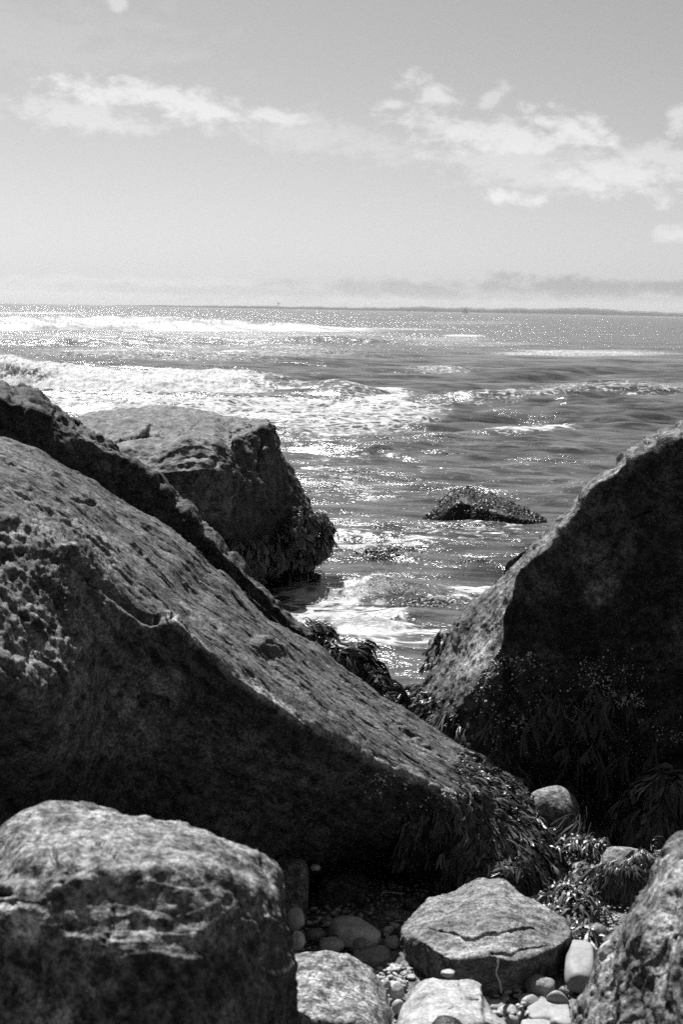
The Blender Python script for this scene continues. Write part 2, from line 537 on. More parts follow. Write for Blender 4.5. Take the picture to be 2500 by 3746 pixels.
# gravelly beach
M_beach, t = new_mat('wet_gravel')
pos = t.n('ShaderNodeNewGeometry').outputs['Position']
vo = t.n('ShaderNodeTexVoronoi', ins={'Vector': pos, 'Scale': 45.0})
n1 = t.noise(pos, 3, 5, 0.6)
bw = t.n('ShaderNodeRGBToBW', ins={0: vo.outputs['Color']}).outputs[0]
v = t.m('MULTIPLY', t.rng(bw, 0, 1, 0.03, 0.13), t.rng(n1, 0.3, 0.7, 0.6, 1.2))
p = t.n('ShaderNodeBsdfPrincipled', ins={'Base Color': t.n('ShaderNodeCombineColor', ins={0: v, 1: v, 2: v}).outputs[0], 'Roughness': 0.7,
        'Normal': t.n('ShaderNodeBump', ins={'Strength': 0.8, 'Distance': 0.015, 'Height': t.m('SUBTRACT', 1.0, vo.outputs['Distance'])}).outputs[0]})
t.n('ShaderNodeOutputMaterial', ins={0: p.outputs[0]})


# ------------------------------------------------------------------ ground
def ground(x, y):
    x = np.asarray(x, float); y = np.asarray(y, float)
    z = 0.20 - 0.10 * np.clip(y - 5.2, 0, 3) - 0.14 * np.clip(y - 7.2, 0, 30)
    z = z + 0.04 * np.clip(3.6 - y, 0, 3) + 0.62 * np.clip(0.6 - y, 0, 14)  # unseen bank behind the camera, raised to block sky light from there
    z = z - 0.10 * np.exp(-((x - 0.25) ** 2 / 0.05 + (y - 5.2) ** 2 / 0.2)) * 0
    return np.maximum(z, -2.5)


ys = np.concatenate([np.linspace(-26, 3, 60), np.linspace(3.05, 8, 110), np.linspace(8.2, 30, 60)])
xs = np.concatenate([np.linspace(-30, -3, 40), np.linspace(-2.9, 3, 110), np.linspace(3.2, 30, 40)])
X, Yg = np.meshgrid(xs, ys)
Z = ground(X, Yg)
Pg = np.stack([X.ravel(), Yg.ravel(), np.zeros(X.size)], 1)
Z = Z + (fbm(Pg, 2.0, 5, 0.55, 5) * 0.03).reshape(Z.shape)
mesh_obj('beach', np.stack([X, Yg, Z], -1).reshape(-1, 3), grid_faces(*X.shape), M_beach)
tag(bpy.data.objects['beach'], 'dark wet gravel beach between and under the boulders', kind='structure')


# ------------------------------------------------------------------ sea
waves = []
wr = np.random.default_rng(3)
for k in range(84):
    lam = math.exp(wr.uniform(math.log(0.42), math.log(7)))
    th = -math.pi / 2 + wr.normal(0, 0.38) + 0.12
    waves.append((lam, math.cos(th), math.sin(th), wr.uniform(0, 6.28), 0.0074 * lam ** 0.72))


def horizon_y(px):
    return 1132 + (px - 1250) * math.tan(R(ROLL))


# ridges of swell: photo pixel centre, half length (m), width (m), height (m)
ridges = [(1180, 1432, 1.5, 1.1, 0.30), (1420, 1440, 1.8, 0.9, 0.22), (1750, 1470, 3.2, 1.5, 0.18), (2250, 1480, 5, 2.4, 0.12),
          (1950, 1590, 1.6, 0.7, 0.12), (1650, 1540, 1.3, 0.6, 0.08), (1385, 2150, 0.28, 0.20, 0.13), (1180, 2180, 0.45, 0.18, 0.09),
          (1500, 2260, 0.5, 0.22, 0.07), (1200, 2290, 0.6, 0.18, 0.08), (650, 1255, 9, 4, 0.5), (1250, 1250, 8, 4, 0.45), (300, 1265, 8, 4, 0.4),
          (2000, 1640, 1.5, 0.9, 0.10), (1350, 1650, 1.3, 0.7, 0.08)]


def sea_height(x, y):
    shape = np.shape(x)
    x = np.ravel(x).astype(float); y = np.ravel(y).astype(float)
    z = np.zeros_like(x)
    step = np.maximum(y, 4) ** 2 / (CAM_H * 1422) * 0.9
    near = 0.30 + 0.70 * sstep(y, 14, 42)
    near_s = 0.62 + 0.38 * sstep(y, 14, 42)
    P = np.stack([x, y, 0 * x], 1)
    env = 1 + 0.5 * fbm(P, 0.11, 3, 0.5, 31)
    for lam, cx, cy, ph, a in waves:
        lod = np.clip(lam / (2.6 * step) - 0.4, 0, 1)
        arg = 2 * math.pi / lam * (x * cx + y * cy) + ph
        s = np.sin(arg)
        z += a * lod * (s + 0.28 * np.cos(2 * arg)) * env * (near_s if lam < 1.3 else near)
    for (px, py, L, wd, h) in ridges:
        c = WZ(px, py, 0)
        dx = x - c[0]
        q = fbm(np.stack([x * 0.6, y * 0.2, 0 * x], 1), 1.5, 2, 0.5, 77) * wd * 0.5
        dy = y - c[1] + q
        dy2 = np.where(dy < 0, dy * 1.8, dy)
        z += h * np.exp(-(dx / L) ** 2 - (dy2 / wd) ** 2) * (1 - 0.0)
    return z.reshape(shape)


def hfov(nc):
    a = np.concatenate([np.linspace(-62, -17, 30), np.linspace(-16.9, 16.9, nc), np.linspace(17, 62, 30)])
    return np.tan(np.radians(a))


dep = np.linspace(math.atan(CAM_H / 5.6), math.atan(CAM_H / 110), 820)
dep = np.concatenate([dep, np.linspace(dep[-1], math.atan(CAM_H / 7000), 140)[1:]])
rowY = CAM_H / np.tan(dep)
cols = hfov(520)
SX = rowY[:, None] * cols[None, :]
SY = np.repeat(rowY[:, None], len(cols), 1)
SZ = sea_height(SX, SY)
spx, spy = project(np.stack([SX, SY, 0 * SX], -1).reshape(-1, 3))
# foam drifting on the water, placed on the sea surface; centre and radii read in photo pixels at sea level
foam_spots = [(700, 1500, 950, 60, 0.76), (1250, 1530, 420, 60, 0.64), (300, 1440, 420, 30, 0.7), (1230, 1480, 360, 34, 0.62), (1400, 1455, 130, 32, 0.85), (1150, 1540, 420, 60, 0.62),
              (1350, 1500, 330, 26, 0.75), (1100, 1600, 220, 60, 0.42), (1545, 1505, 100, 16, 0.72), (700, 1290, 900, 40, 0.48), (500, 1240, 900, 30, 0.45),
              (900, 1225, 750, 18, 0.48), (1500, 1245, 400, 16, 0.48), (1300, 1205, 420, 8, 0.6), (1750, 1258, 350, 12, 0.45), (100, 1145, 260, 4, 0.8),
              (1600, 1350, 190, 17, 0.52), (2150, 1293, 420, 18, 0.62), (1700, 1228, 90, 6, 0.8), (2250, 1420, 420, 40, 0.42), (1800, 1440, 300, 22, 0.40),
              (1950, 1578, 210, 20, 0.72), (1800, 1465, 380, 18, 0.46), (1260, 1260, 900, 70, 0.25), (1230, 2290, 400, 105, 0.80), (1200, 2180, 260, 60, 0.74),
              (1080, 2150, 150, 40, 0.66), (1050, 2240, 160, 24, 0.75), (1400, 2130, 60, 50, 0.85), (1290, 1985, 170, 55, 0.55),
              (1500, 1990, 130, 14, 0.62), (1480, 2370, 220, 20, 0.6), (1860, 1918, 170, 10, 0.72), (1200, 1740, 160, 110, 0.36), (1330, 1780, 120, 60, 0.33),
              (1700, 2170, 170, 50, 0.5), (1480, 2535, 60, 24, 0.55), (1700, 1750, 700, 120, 0.22), (1700, 1960, 260, 50, 0.42), (1480, 1620, 500, 80, 0.22),
              (1550, 2330, 130, 70, 0.5), (1700, 1180, 300, 10, 0.42)]
Psea = np.stack([SX.ravel(), SY.ravel(), 0 * SX.ravel()], 1)
foamv = np.zeros(len(spx))
wob = fbm(Psea * np.array([0.5, 1, 1]), 0.35, 3, 0.5, 91)
for (cx, cy, rx, ry, am) in foam_spots:
    q = np.hypot((spx - cx) / rx, (spy - cy) / ry) + 0.25 * wob
    foamv = np.maximum(foamv, am * (1 - sstep(q, 0.45, 1.25)))
inshore = np.where((spx < -100) | (spx > 2600), 0.35 * sstep(wob, -0.1, 0.6), 0)
foamv = np.maximum(foamv, inshore * (1 - sstep(SY.ravel(), 60, 200)))
chopv = 0.64 - 0.22 * sstep(SY.ravel(), 14, 40) + 0.40 * sstep(SY.ravel(), 50, 160)
SZs = SZ.copy()
sea = mesh_obj('sea', np.stack([SX, SY, SZs], -1).reshape(-1, 3), grid_faces(*SX.shape)[:, ::-1], M_sea, {'foam': foamv, 'chop': chopv, 'far': sstep(SY.ravel(), 14, 90)})
tag(sea, 'choppy grey sea streaked with foam, glittering towards the horizon', kind='structure')


def breaker(name, foot, crest, back, label, lump=1.0, M=500, N=60, foamf=None, seed=0):
    """a rolling line of white water: foot, crest given as photo pixels with their distances"""
    S = []
    cpx, cpy = [q[0] for q in crest], [q[1] for q in crest]
    for (fx, fy) in foot:
        cx, cy = fx, float(np.interp(fx, cpx, cpy))
        f = WZ(fx, fy, 0.0)
        Y = f[1]
        c = W(cx, cy, Y + back * 0.8)
        c[0] = f[0] + (c[0] - f[0])
        h = max(c[2], 0.05)
        S.append([f + [0, -0.25 * back * 0.3, -0.25], f + [0, 0, 0.0], f + [0, back * 0.22, h * 0.40], [c[0], Y + back * 0.52, h * 0.80],
                  c, [c[0], Y + back * 1.1, h * 0.75], [c[0], Y + back * 1.6, h * 0.3], [c[0], Y + back * 2.2, -0.25]])
    G = loft(S, M, N, 1, 1, closed=False, cap=False, linear=0.3, weights=[.5, 1, 1, 1, 1, .7, .6])
    n = grid_normals(G, False)
    if n[:, :, 2].mean() < 0: n = -n
    P = G.reshape(-1, 3)
    nn = n.reshape(-1, 3)
    hgt = np.clip(P[:, 2], 0, None)
    u = np.repeat(np.linspace(0, 1, M), N)
    fm = np.ones(len(P)) if foamf is None else foamf(u, P)
    s = 1.0 / lump
    big = (1 - 2 * np.abs(fbm(P, 1.6 * s, 3, 0.55, seed + 1)))
    sm = (1 - 2 * np.abs(fbm(P, 5.0 * s, 4, 0.65, seed + 9)))
    top = sstep(hgt, 0, 0.25 * lump)
    P = P + nn * ((0.10 * big + 0.075 * sm) * lump * np.clip(fm, 0.04, 1) ** 2.2 * top)[:, None]
    P[:, 2] += (0.12 * lump * fbm(P, 0.9 * s, 2, 0.5, seed + 20) * top)
    F = grid_faces(M, N)
    if grid_normals(G, False)[:, :, 2].mean() < 0: F = F[:, ::-1]
    o = mesh_obj(name, P, F, M_sea, {'foam': fm * 1.35, 'chop': np.full(len(P), 0.3), 'far': np.full(len(P), 1.0 if back > 5 else 0.0)})
    tag(o, label, kind='structure')
    return P, fm, nn


f_main = lambda u, P: np.clip(1.0 - 0.62 * sstep(u, 0.68, 0.78), 0.2, 1) * (0.9 + 0.25 * fbm(P, 2.2, 4, 0.6, 4))
P1, fm1, nn1 = breaker('breaking_wave',
        [(-500, 1380), (-200, 1390), (0, 1402), (199, 1427), (478, 1437), (797, 1440), (900, 1442), (1000, 1445), (1100, 1452), (1250, 1462), (1380, 1462), (1520, 1460)],
        [(-500, 1290), (-200, 1300), (0, 1308), (120, 1330), (270, 1348), (478, 1358), (678, 1368), (800, 1362), (956, 1362), (1070, 1374), (1130, 1398), (1180, 1388), (1250, 1396), (1400, 1422), (1520, 1445)],
        3.0, 'long breaking wave tumbling into white foam behind the flat topped block', 1.0, 640, 70, f_main, 3)
f_far = lambda u, P: np.clip(1.2 - sstep(u, 0.78, 0.97), 0.2, 1) * (0.74 + 0.34 * fbm(P, 0.5, 4, 0.6, 6))
P2, fm2, nn2 = breaker('breaking_wave',
        [(-500, 1200), (0, 1212), (300, 1207), (638, 1212), (877, 1212), (1250, 1214), (1600, 1218)],
        [(-500, 1152), (0, 1166), (335, 1163), (638, 1166), (797, 1177), (1200, 1197), (1600, 1212)],
        14.0, 'far line of white surf breaking below the horizon on the left', 2.6, 480, 44, f_far, 8)


def tets(C, size, rs):
    """many tiny four-faced droplets"""
    n = len(C)
    base = np.array([[1, 1, 1], [1, -1, -1], [-1, 1, -1], [-1, -1, 1]]) * 0.6
    V = C[:, None, :] + base[None] * np.asarray(size).reshape(-1, 1, 1) * (0.6 + 0.8 * rs.random((n, 4, 1)))
    F = np.array([[0, 1, 2], [0, 3, 1], [0, 2, 3], [1, 3, 2]])
    F = (F[None] + 4 * np.arange(n)[:, None, None]).reshape(-1, 3)
    return V.reshape(-1, 3), F


rs = np.random.default_rng(5)
hi = np.where((P1[:, 2] > 0.3) & (fm1 > 0.5))[0]
pick = rs.choice(hi, 5200)
C = P1[pick] + rs.normal(0, 1, (5200, 3)) * [0.12, 0.12, 0.055] + [0, 0, 0.03]
V, F = tets(C, rs.uniform(0.006, 0.022, 5200), rs)
tag(mesh_obj('sea_spray', V, F, M_foam, smooth=False), 'fine white spray thrown up along the nearer breaking wave', 'spray', kind='stuff')
hi = np.where((P2[:, 2] > 0.5) & (fm2 > 0.5))[0]
pick = rs.choice(hi, 4000)
C = P2[pick] + rs.normal(0, 1, (4000, 3)) * [0.5, 0.5, 0.16] + [0, 0, 0.12]
V, F = tets(C, rs.uniform(0.03, 0.09, 4000), rs)
tag(mesh_obj('sea_spray', V, F, M_foam, smooth=False), 'white spray over the far line of surf', 'spray', kind='stuff')
# splash in the cove
c0 = WZ(1395, 2165, 0)
n = 1500
a = rs.normal(0, 1, (n, 3))
C = c0 + a * [0.22, 0.16, 0] + np.stack([0 * a[:, 0], 0 * a[:, 0], 0.02 + np.abs(a[:, 2]) * 0.075 * np.exp(-(a[:, 0] ** 2))], 1)
V, F = tets(C, rs.uniform(0.003, 0.010, n), rs)
tag(mesh_obj('splash', V, F, M_foam, smooth=False), 'small white splash where the swell meets itself between the boulders', 'splash', kind='stuff')


# ------------------------------------------------------------------ boulders
def finish_rock(name, G, mat, disp, label, cat='boulder', axis=None, stretch=1.0, tone=None, wet=None, carve=(), seed=0, extra=None):
    """displace a lofted grid into a rock: disp = list of (kind, scale, amplitude, octaves)"""
    M, N = G.shape[:2]
    n = grid_normals(G, True).reshape(-1, 3)
    P = G.reshape(-1, 3)
    if ((P - P.mean(0)) * n).sum(1).mean() < 0:
        n = -n
        flip = True
    else:
        flip = False
    if axis is not None:
        a = np.asarray(axis, float); a /= np.linalg.norm(a)
        b = np.cross(a, [0, 0, 1.0]); b /= np.linalg.norm(b)
        c = np.cross(b, a)
        RC = np.stack([P @ a / stretch, P @ b, P @ c], 1)
    else:
        RC = P
    d = np.zeros(len(P))
    for k, (kind, sc, amp, oc) in enumerate(disp):
        if kind == 'fbm':
            d += amp * fbm(P, sc, oc, 0.5, seed + k * 13)
        elif kind == 'ridge':
            d += amp * (fbm(P, sc, oc, 0.5, seed + k * 13, True) - 0.3)
        elif kind == 'cell':                     # stepped, broken facets
            q = fbm(P, sc, oc, 0.45, seed + k * 13)
            d += amp * (np.round(q * 5) / 5 * 0.7 + q * 0.3)
        elif kind == 'streak':
            d += amp * fbm(RC, sc, oc, 0.55, seed + k * 13)
        elif kind == 'dash':                     # short dark slots along the grain
            q = fbm(RC, sc, oc, 0.55, seed + k * 13)
            d -= amp * sstep(q, 0.28, 0.5)
        elif kind == 'pit':
            q = fbm(P, sc, oc, 0.6, seed + k * 13)
            d -= amp * sstep(q, 0.1, 0.5)
    px, py = project(P)
    face = (n * (np.array([0, 0, CAM_H]) - P)).sum(1) > 0
    for cv in carve:
        dist, side, al = polydist(px + 6 * fbm(P, 14, 3, 0.6, seed + 3), py + 6 * fbm(P, 14, 3, 0.6, seed + 4), cv['poly'])
        wdt = cv['w'] * (0.35 + 0.65 * np.sin(np.clip(al, 0.02, 0.98) * math.pi) ** 0.6)
        if cv.get('step'):
            k = (1 - sstep(dist, cv['step'] * 0.2, cv['step'])) * (side > 0)
            d -= np.where(face, cv['d'] * k, 0)
        d -= np.where(face, cv['d'] * (1 - sstep(dist, wdt * 0.3, wdt)), 0) if not cv.get('step') else 0
    if extra is not None: d += extra(P, n, px, py, face)
    P = P + n * d[:, None]
    px, py = project(P)
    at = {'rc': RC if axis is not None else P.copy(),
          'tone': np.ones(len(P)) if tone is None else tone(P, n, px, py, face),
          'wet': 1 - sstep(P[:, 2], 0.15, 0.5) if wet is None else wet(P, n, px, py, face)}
    F = grid_faces(M, N, True)
    if not flip: pass
    G2 = P.reshape(M, N, 3)
    a, b, c = P[F[:, 0]], P[F[:, 1]], P[F[:, 2]]
    fn = np.cross(b - a, c - a)
    if (fn * (a - P.mean(0))).sum(1).mean() < 0: F = F[:, ::-1]
    # end caps
    o = mesh_obj(name, P, F, mat, at)
    tag(o, label, cat)
    return o, P, n


def low(p, z, dx=0, dy=0):
    return np.array([p[0] + dx, p[1] + dy, z])


# --- the long slab
st = [  # far edge, ridge, facet lower edge, front lower point
    ((-700, 1380, 6.0), (-700, 1660, 4.2), (-700, 2300, 3.6), (-700, 2900, 3.9)),
    ((-400, 1470, 6.1), (-400, 1740, 4.35), (-400, 2400, 3.8), (-400, 2900, 4.1)),
    ((0, 1599, 6.2), (0, 1858, 4.6), (0, 2470, 4.0), (0, 2900, 4.4)),
    ((150, 1650, 6.25), (130, 1912, 4.62), (150, 2520, 4.1), (160, 2920, 4.5)),
    ((343, 1752, 6.4), (250, 1975, 4.64), (265, 2440, 4.28), (260, 2900, 4.65)),
    ((480, 1840, 6.5), (330, 2110, 4.7), (345, 2350, 4.6), (380, 2900, 4.85)),
    ((574, 1884, 6.52), (440, 2225, 4.74), (450, 2370, 4.72), (480, 2900, 4.95)),
    ((720, 2000, 6.56), (552, 2300, 4.78), (565, 2400, 4.8), (600, 2900, 5.05)),
    ((760, 2060, 6.6), (618, 2250, 4.82), (640, 2370, 4.84), (700, 2900, 5.1)),
    ((829, 2099, 6.65), (704, 2343, 4.9), (720, 2480, 4.94), (800, 2950, 5.2)),
    ((956, 2199, 6.75), (893, 2502, 5.02), (905, 2620, 5.08), (950, 2980, 5.35)),
    ((1075, 2310, 6.85), (1000, 2580, 5.1), (1020, 2680, 5.18), (1080, 3000, 5.5)),
    ((1180, 2372, 6.95), (1116, 2646, 5.25), (1140, 2740, 5.32), (1200, 3020, 5.6)),
    ((1320, 2460, 7.0), (1250, 2720, 5.4), (1265, 2810, 5.47), (1320, 3060, 5.72)),
    ((1403, 2518, 7.0), (1355, 2781, 5.52), (1380, 2860, 5.58), (1450, 3080, 5.8)),
    ((1482, 2566, 7.0), (1530, 2853, 5.68), (1545, 2920, 5.73), (1600, 3090, 5.88)),
    ((1658, 2710, 6.9), (1690, 2925, 5.82), (1700, 3010, 5.76), (1720, 3180, 5.68)),
    ((1833, 2853, 6.8), (1800, 2960, 5.92), (1815, 3070, 5.80), (1830, 3225, 5.62)),
    ((1955, 2925, 6.7), (1905, 3010, 6.02), (1915, 3115, 5.84), (1925, 3245, 5.66)),
    ((2010, 2985, 6.65), (1985, 3060, 6.1), (1990, 3150, 5.92), (1995, 3255, 5.76)),
    ((2045, 3050, 6.6), (2035, 3100, 6.18), (2040, 3170, 6.02), (2045, 3250, 5.9)),
]
Aw = np.array([W(*q[0]) for q in st]); Bw = np.array([W(*q[1]) for q in st])
Bs = Bw.copy()
for _ in range(6): Bs[1:-1] = 0.5 * Bs[1:-1] + 0.25 * (Bs[2:] + Bs[:-2])
S = []
for k, (a, b, f, c) in enumerate(st):
    a, b, f, c = W(*a), W(*b), W(*f), W(*c)
    mid = (a * 0.5 + Bs[k] * 0.5) + [0, 0, 0.035]
    m2 = a * 0.16 + Bs[k] * 0.84 + [0, 0, 0.01]
    S.append([a, mid, m2, b, f, c, low(c, -0.15, 0.05, 0.35), low(a, -0.2, 0.1, 0.1)])
Gs = loft(S, 700, 440, 1, 1, weights=[2.4, 1.8, .7, 1.3, 1.6, .3, .15, .15], linear=0.7)
AX = W(1403, 2518, 7.0) - W(500, 1860, 6.45)
AX = AX + np.array([0.0, -0.35, -0.05])


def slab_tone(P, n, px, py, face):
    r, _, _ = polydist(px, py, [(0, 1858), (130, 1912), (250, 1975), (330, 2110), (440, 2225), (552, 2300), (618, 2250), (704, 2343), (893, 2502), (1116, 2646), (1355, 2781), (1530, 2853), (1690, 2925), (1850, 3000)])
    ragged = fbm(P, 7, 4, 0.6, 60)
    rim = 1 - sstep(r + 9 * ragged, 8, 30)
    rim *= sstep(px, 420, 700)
    v = 0.9 + 2.3 * rim  # paler worn edge, with the rim's sunlight painted into the tone
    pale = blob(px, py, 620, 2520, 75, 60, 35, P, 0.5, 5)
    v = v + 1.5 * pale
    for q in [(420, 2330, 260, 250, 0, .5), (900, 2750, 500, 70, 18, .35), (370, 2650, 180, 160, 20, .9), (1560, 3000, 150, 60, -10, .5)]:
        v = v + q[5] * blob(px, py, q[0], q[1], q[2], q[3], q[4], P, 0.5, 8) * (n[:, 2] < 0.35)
    v = v * np.where(n[:, 2] < 0.2, 0.62, 1.0)  # steep and undercut faces darkened: shade painted into the tone
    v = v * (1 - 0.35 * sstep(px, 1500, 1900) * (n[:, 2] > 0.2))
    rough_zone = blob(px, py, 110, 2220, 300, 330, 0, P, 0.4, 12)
    v = v + 0.9 * rough_zone  # grazing sun on the rough facet painted in as extra tone
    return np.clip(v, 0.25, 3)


def slab_extra(P, n, px, py, face):
    zone = blob(px, py, 60, 2210, 340, 340, 0, P, 0.4, 12) * (n[:, 1] < 0.2)
    q = fbm(P, 14, 4, 0.62, 44)
    d = zone * 0.024 * q + zone * 0.022 * fbm(P, 40, 4, 0.7, 45)
    # broken ledge under the upper lip
    d -= 0.03 * blob(px, py, 620, 2520, 80, 62, 35, P, 0.2, 5) * 0 
    bump = blob(px, py, 640, 2520, 90, 70, 35, None)
    d += 0.02 * bump + 0.02 * bump * fbm(P, 30, 3, 0.6, 46)
    loose = blob(px, py, 985, 2368, 60, 26, 15)
    d += 0.03 * loose
    up = blob(px, py, 1110, 2335, 120, 60, 20)
    d += 0.02 * up
    return d


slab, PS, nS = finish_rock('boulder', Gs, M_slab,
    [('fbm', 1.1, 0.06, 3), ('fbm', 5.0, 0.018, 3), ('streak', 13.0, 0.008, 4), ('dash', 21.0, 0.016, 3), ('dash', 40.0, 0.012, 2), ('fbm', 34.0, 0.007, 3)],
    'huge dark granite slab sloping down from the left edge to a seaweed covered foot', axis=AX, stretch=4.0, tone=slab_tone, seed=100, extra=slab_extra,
    carve=[dict(poly=[(270, 2030), (330, 2110), (400, 2160), (470, 2215), (550, 2258), (612, 2246)], w=14, d=0.038, step=40),
           
           dict(poly=[(270, 1830), (310, 1840), (345, 1852)], w=9, d=0.06),
           dict(poly=[(150, 1700), (185, 1740), (210, 1750)], w=8, d=0.05),
           dict(poly=[(1225, 2475), (1290, 2530), (1350, 2555)], w=8, d=0.05),
           dict(poly=[(1290, 2600), (1360, 2650), (1410, 2665)], w=8, d=0.05),
           dict(poly=[(950, 2372), (1010, 2384), (1060, 2392)], w=9, d=0.05),
           dict(poly=[(1480, 2640), (1560, 2700), (1640, 2760)], w=9, d=0.03)])

# --- rough dark rock behind the slab, top left
st = [((-700, 1150, 8.4), (-700, 1300, 7.2)), ((-300, 1270, 8.2), (-300, 1400, 7.1)), ((0, 1385, 8.0), (0, 1450, 7.0)), ((45, 1420, 8.0), (45, 1475, 7.0)), ((85, 1414, 8.0), (85, 1490, 7.0)),
      ((151, 1438, 8.0), (150, 1500, 7.0)), ((215, 1478, 8.0), (205, 1560, 7.0)), ((295, 1521, 8.0), (285, 1610, 7.0)), ((351, 1573, 8.0), (340, 1650, 7.05)),
      ((430, 1645, 8.0), (410, 1700, 7.15)), ((510, 1693, 8.0), (490, 1735, 7.2)), ((582, 1757, 8.0), (560, 1800, 7.3)), ((622, 1828, 8.0), (605, 1860, 7.3)),
      ((686, 1868, 8.0), (670, 1895, 7.4)), ((717, 1932, 8.0), (705, 1955, 7.4)), ((797, 1980, 8.0), (785, 2008, 7.5)), ((877, 2052, 8.0), (865, 2075, 7.5)),
      ((956, 2131, 8.0), (945, 2155, 7.5)), ((1028, 2203, 8.0), (1018, 2225, 7.5)), ((1092, 2267, 8.0), (1083, 2290, 7.5)), ((1156, 2306, 8.0), (1148, 2335, 7.5)),
      ((1250, 2378, 7.9), (1242, 2400, 7.5)), ((1321, 2409, 7.9), (1310, 2440, 7.4)), ((1391, 2475, 7.8), (1380, 2505, 7.3)), ((1440, 2545, 7.7), (1430, 2575, 7.3))]
S = []
for k, (a, b) in enumerate(st):
    lf = np.clip((500 - a[0]) / 300, 0, 1)
    bb = (a[0] - 4 + lf * (b[0] - a[0] + 4), a[1] + 15 + lf * (b[1] - a[1] - 15), a[2] - 0.4 - 0.4 * lf)
    a, b = W(*a), W(*bb)
    c = low(b, -0.2, 0.0, 0.05)
    S.append([a, b, b * 0.5 + c * 0.5 + [0, -0.1, 0], c, low(a, -0.3, 0.1, 0.4)])
Gb = loft(S, 560, 200, 2, 1, weights=[1.5, 2.5, 1, .2, .2], linear=0.5)
back_rock, PB, nB = finish_rock('boulder', Gb, M_dark,
    [('fbm', 2.0, 0.06, 3), ('fbm', 7.0, 0.045, 3), ('pit', 11.0, 0.03, 3), ('ridge', 16.0, 0.018, 3), ('fbm', 40.0, 0.008, 2)],
    'rough dark boulder behind the slab, its jagged rim running down to the water', seed=200,
    tone=lambda P, n, px, py, f: np.clip(0.85 + 1.2 * blob(px, py, 330, 1660, 90, 50, 30, P, .5, 3) + 0.5 * (n[:, 2] > 0.5) * sstep(px, 500, 800), 0.3, 3))

# --- flat topped block
st = [ # far top, near top, front mid, bottom (may overhang)
    ((60, 1545, 14.0), (60, 1720, 12.4), (60, 1850, 12.3), (60, 2100, 12.4)),
    ((200, 1520, 14.4), (240, 1690, 12.2), (240, 1800, 12.0), (240, 2100, 12.3)),
    ((300, 1508, 15.0), (340, 1668, 12.0), (340, 1800, 11.8), (340, 2120, 12.2)),
    ((399, 1498, 15.2), (440, 1650, 11.9), (430, 1760, 11.6), (460, 2120, 12.2)),
    ((558, 1486, 15.3), (560, 1634, 11.8), (560, 1740, 11.5), (600, 2120, 12.2)),
    ((693, 1492, 15.2), (700, 1620, 11.75), (720, 1720, 11.45), (740, 2130, 12.3)),
    ((770, 1500, 15.1), (790, 1625, 11.8), (810, 1720, 11.5), (830, 2135, 12.4)),
    ((820, 1510, 15.0), (830, 1650, 12.0), (850, 1750, 11.75), (880, 2135, 12.5)),
    ((835, 1512, 15.0), (848, 1600, 12.5), (885, 1760, 12.1), (930, 2135, 12.6)),
    ((880, 1519, 14.9), (890, 1585, 12.8), (930, 1760, 12.4), (990, 2120, 12.8)),
    ((950, 1530, 14.7), (955, 1565, 13.0), (985, 1760, 12.6), (1050, 2080, 12.9)),
    ((1000, 1539, 14.5), (1010, 1545, 13.2), (1050, 1760, 12.9), (1100, 2050, 13.0)),
    ((1040, 1590, 14.3), (1042, 1600, 13.4), (1085, 1790, 13.0), (1140, 2030, 13.1)),
    ((1075, 1660, 14.2), (1076, 1675, 13.5), (1110, 1830, 13.1), (1165, 2015, 13.15)),
    ((1115, 1735, 14.1), (1114, 1750, 13.5), (1140, 1880, 13.2), (1180, 2005, 13.2)),
    ((1165, 1835, 14.0), (1162, 1850, 13.5), (1175, 1930, 13.3), (1193, 1995, 13.3)),
    ((1193, 1905, 13.9), (1190, 1920, 13.5), (1195, 1960, 13.4), (1203, 2005, 13.4)),
]
S = []
for a, b, c, d in st:
    a, b, c, d = [(q[0] - 42 * min(1, max(0, (q[0] - 850) / 250)), q[1], q[2]) for q in (a, b, c, d)]
    a, b, c, d = W(*a), W(*b), W(*c), W(*d)
    S.append([a, a * 0.5 + b * 0.5 + [0, 0, 0.02], b, c, d, low(d, -0.5, -0.35, 1.0), low(a, -0.6, -0.2, 0.2)])
Gc = loft(S, 460, 340, 3, 1, weights=[1.5, 1.5, 1, 2.6, .4, .2, .2], linear=0.6)


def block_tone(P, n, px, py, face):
    v = 0.80 + 0.55 * sstep(n[:, 2], 0.5, 0.9)  # upward faces paler: sunlight on the top painted into the tone
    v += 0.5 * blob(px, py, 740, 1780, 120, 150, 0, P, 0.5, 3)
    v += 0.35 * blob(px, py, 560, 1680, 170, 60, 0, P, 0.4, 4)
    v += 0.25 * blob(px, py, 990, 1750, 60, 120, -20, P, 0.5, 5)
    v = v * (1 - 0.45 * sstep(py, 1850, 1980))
    v = np.where((px > 850) & (n[:, 2] < 0.5), v * 0.75, v)  # right hand side faces darkened: their shade painted in
    return np.clip(v, 0.25, 3)


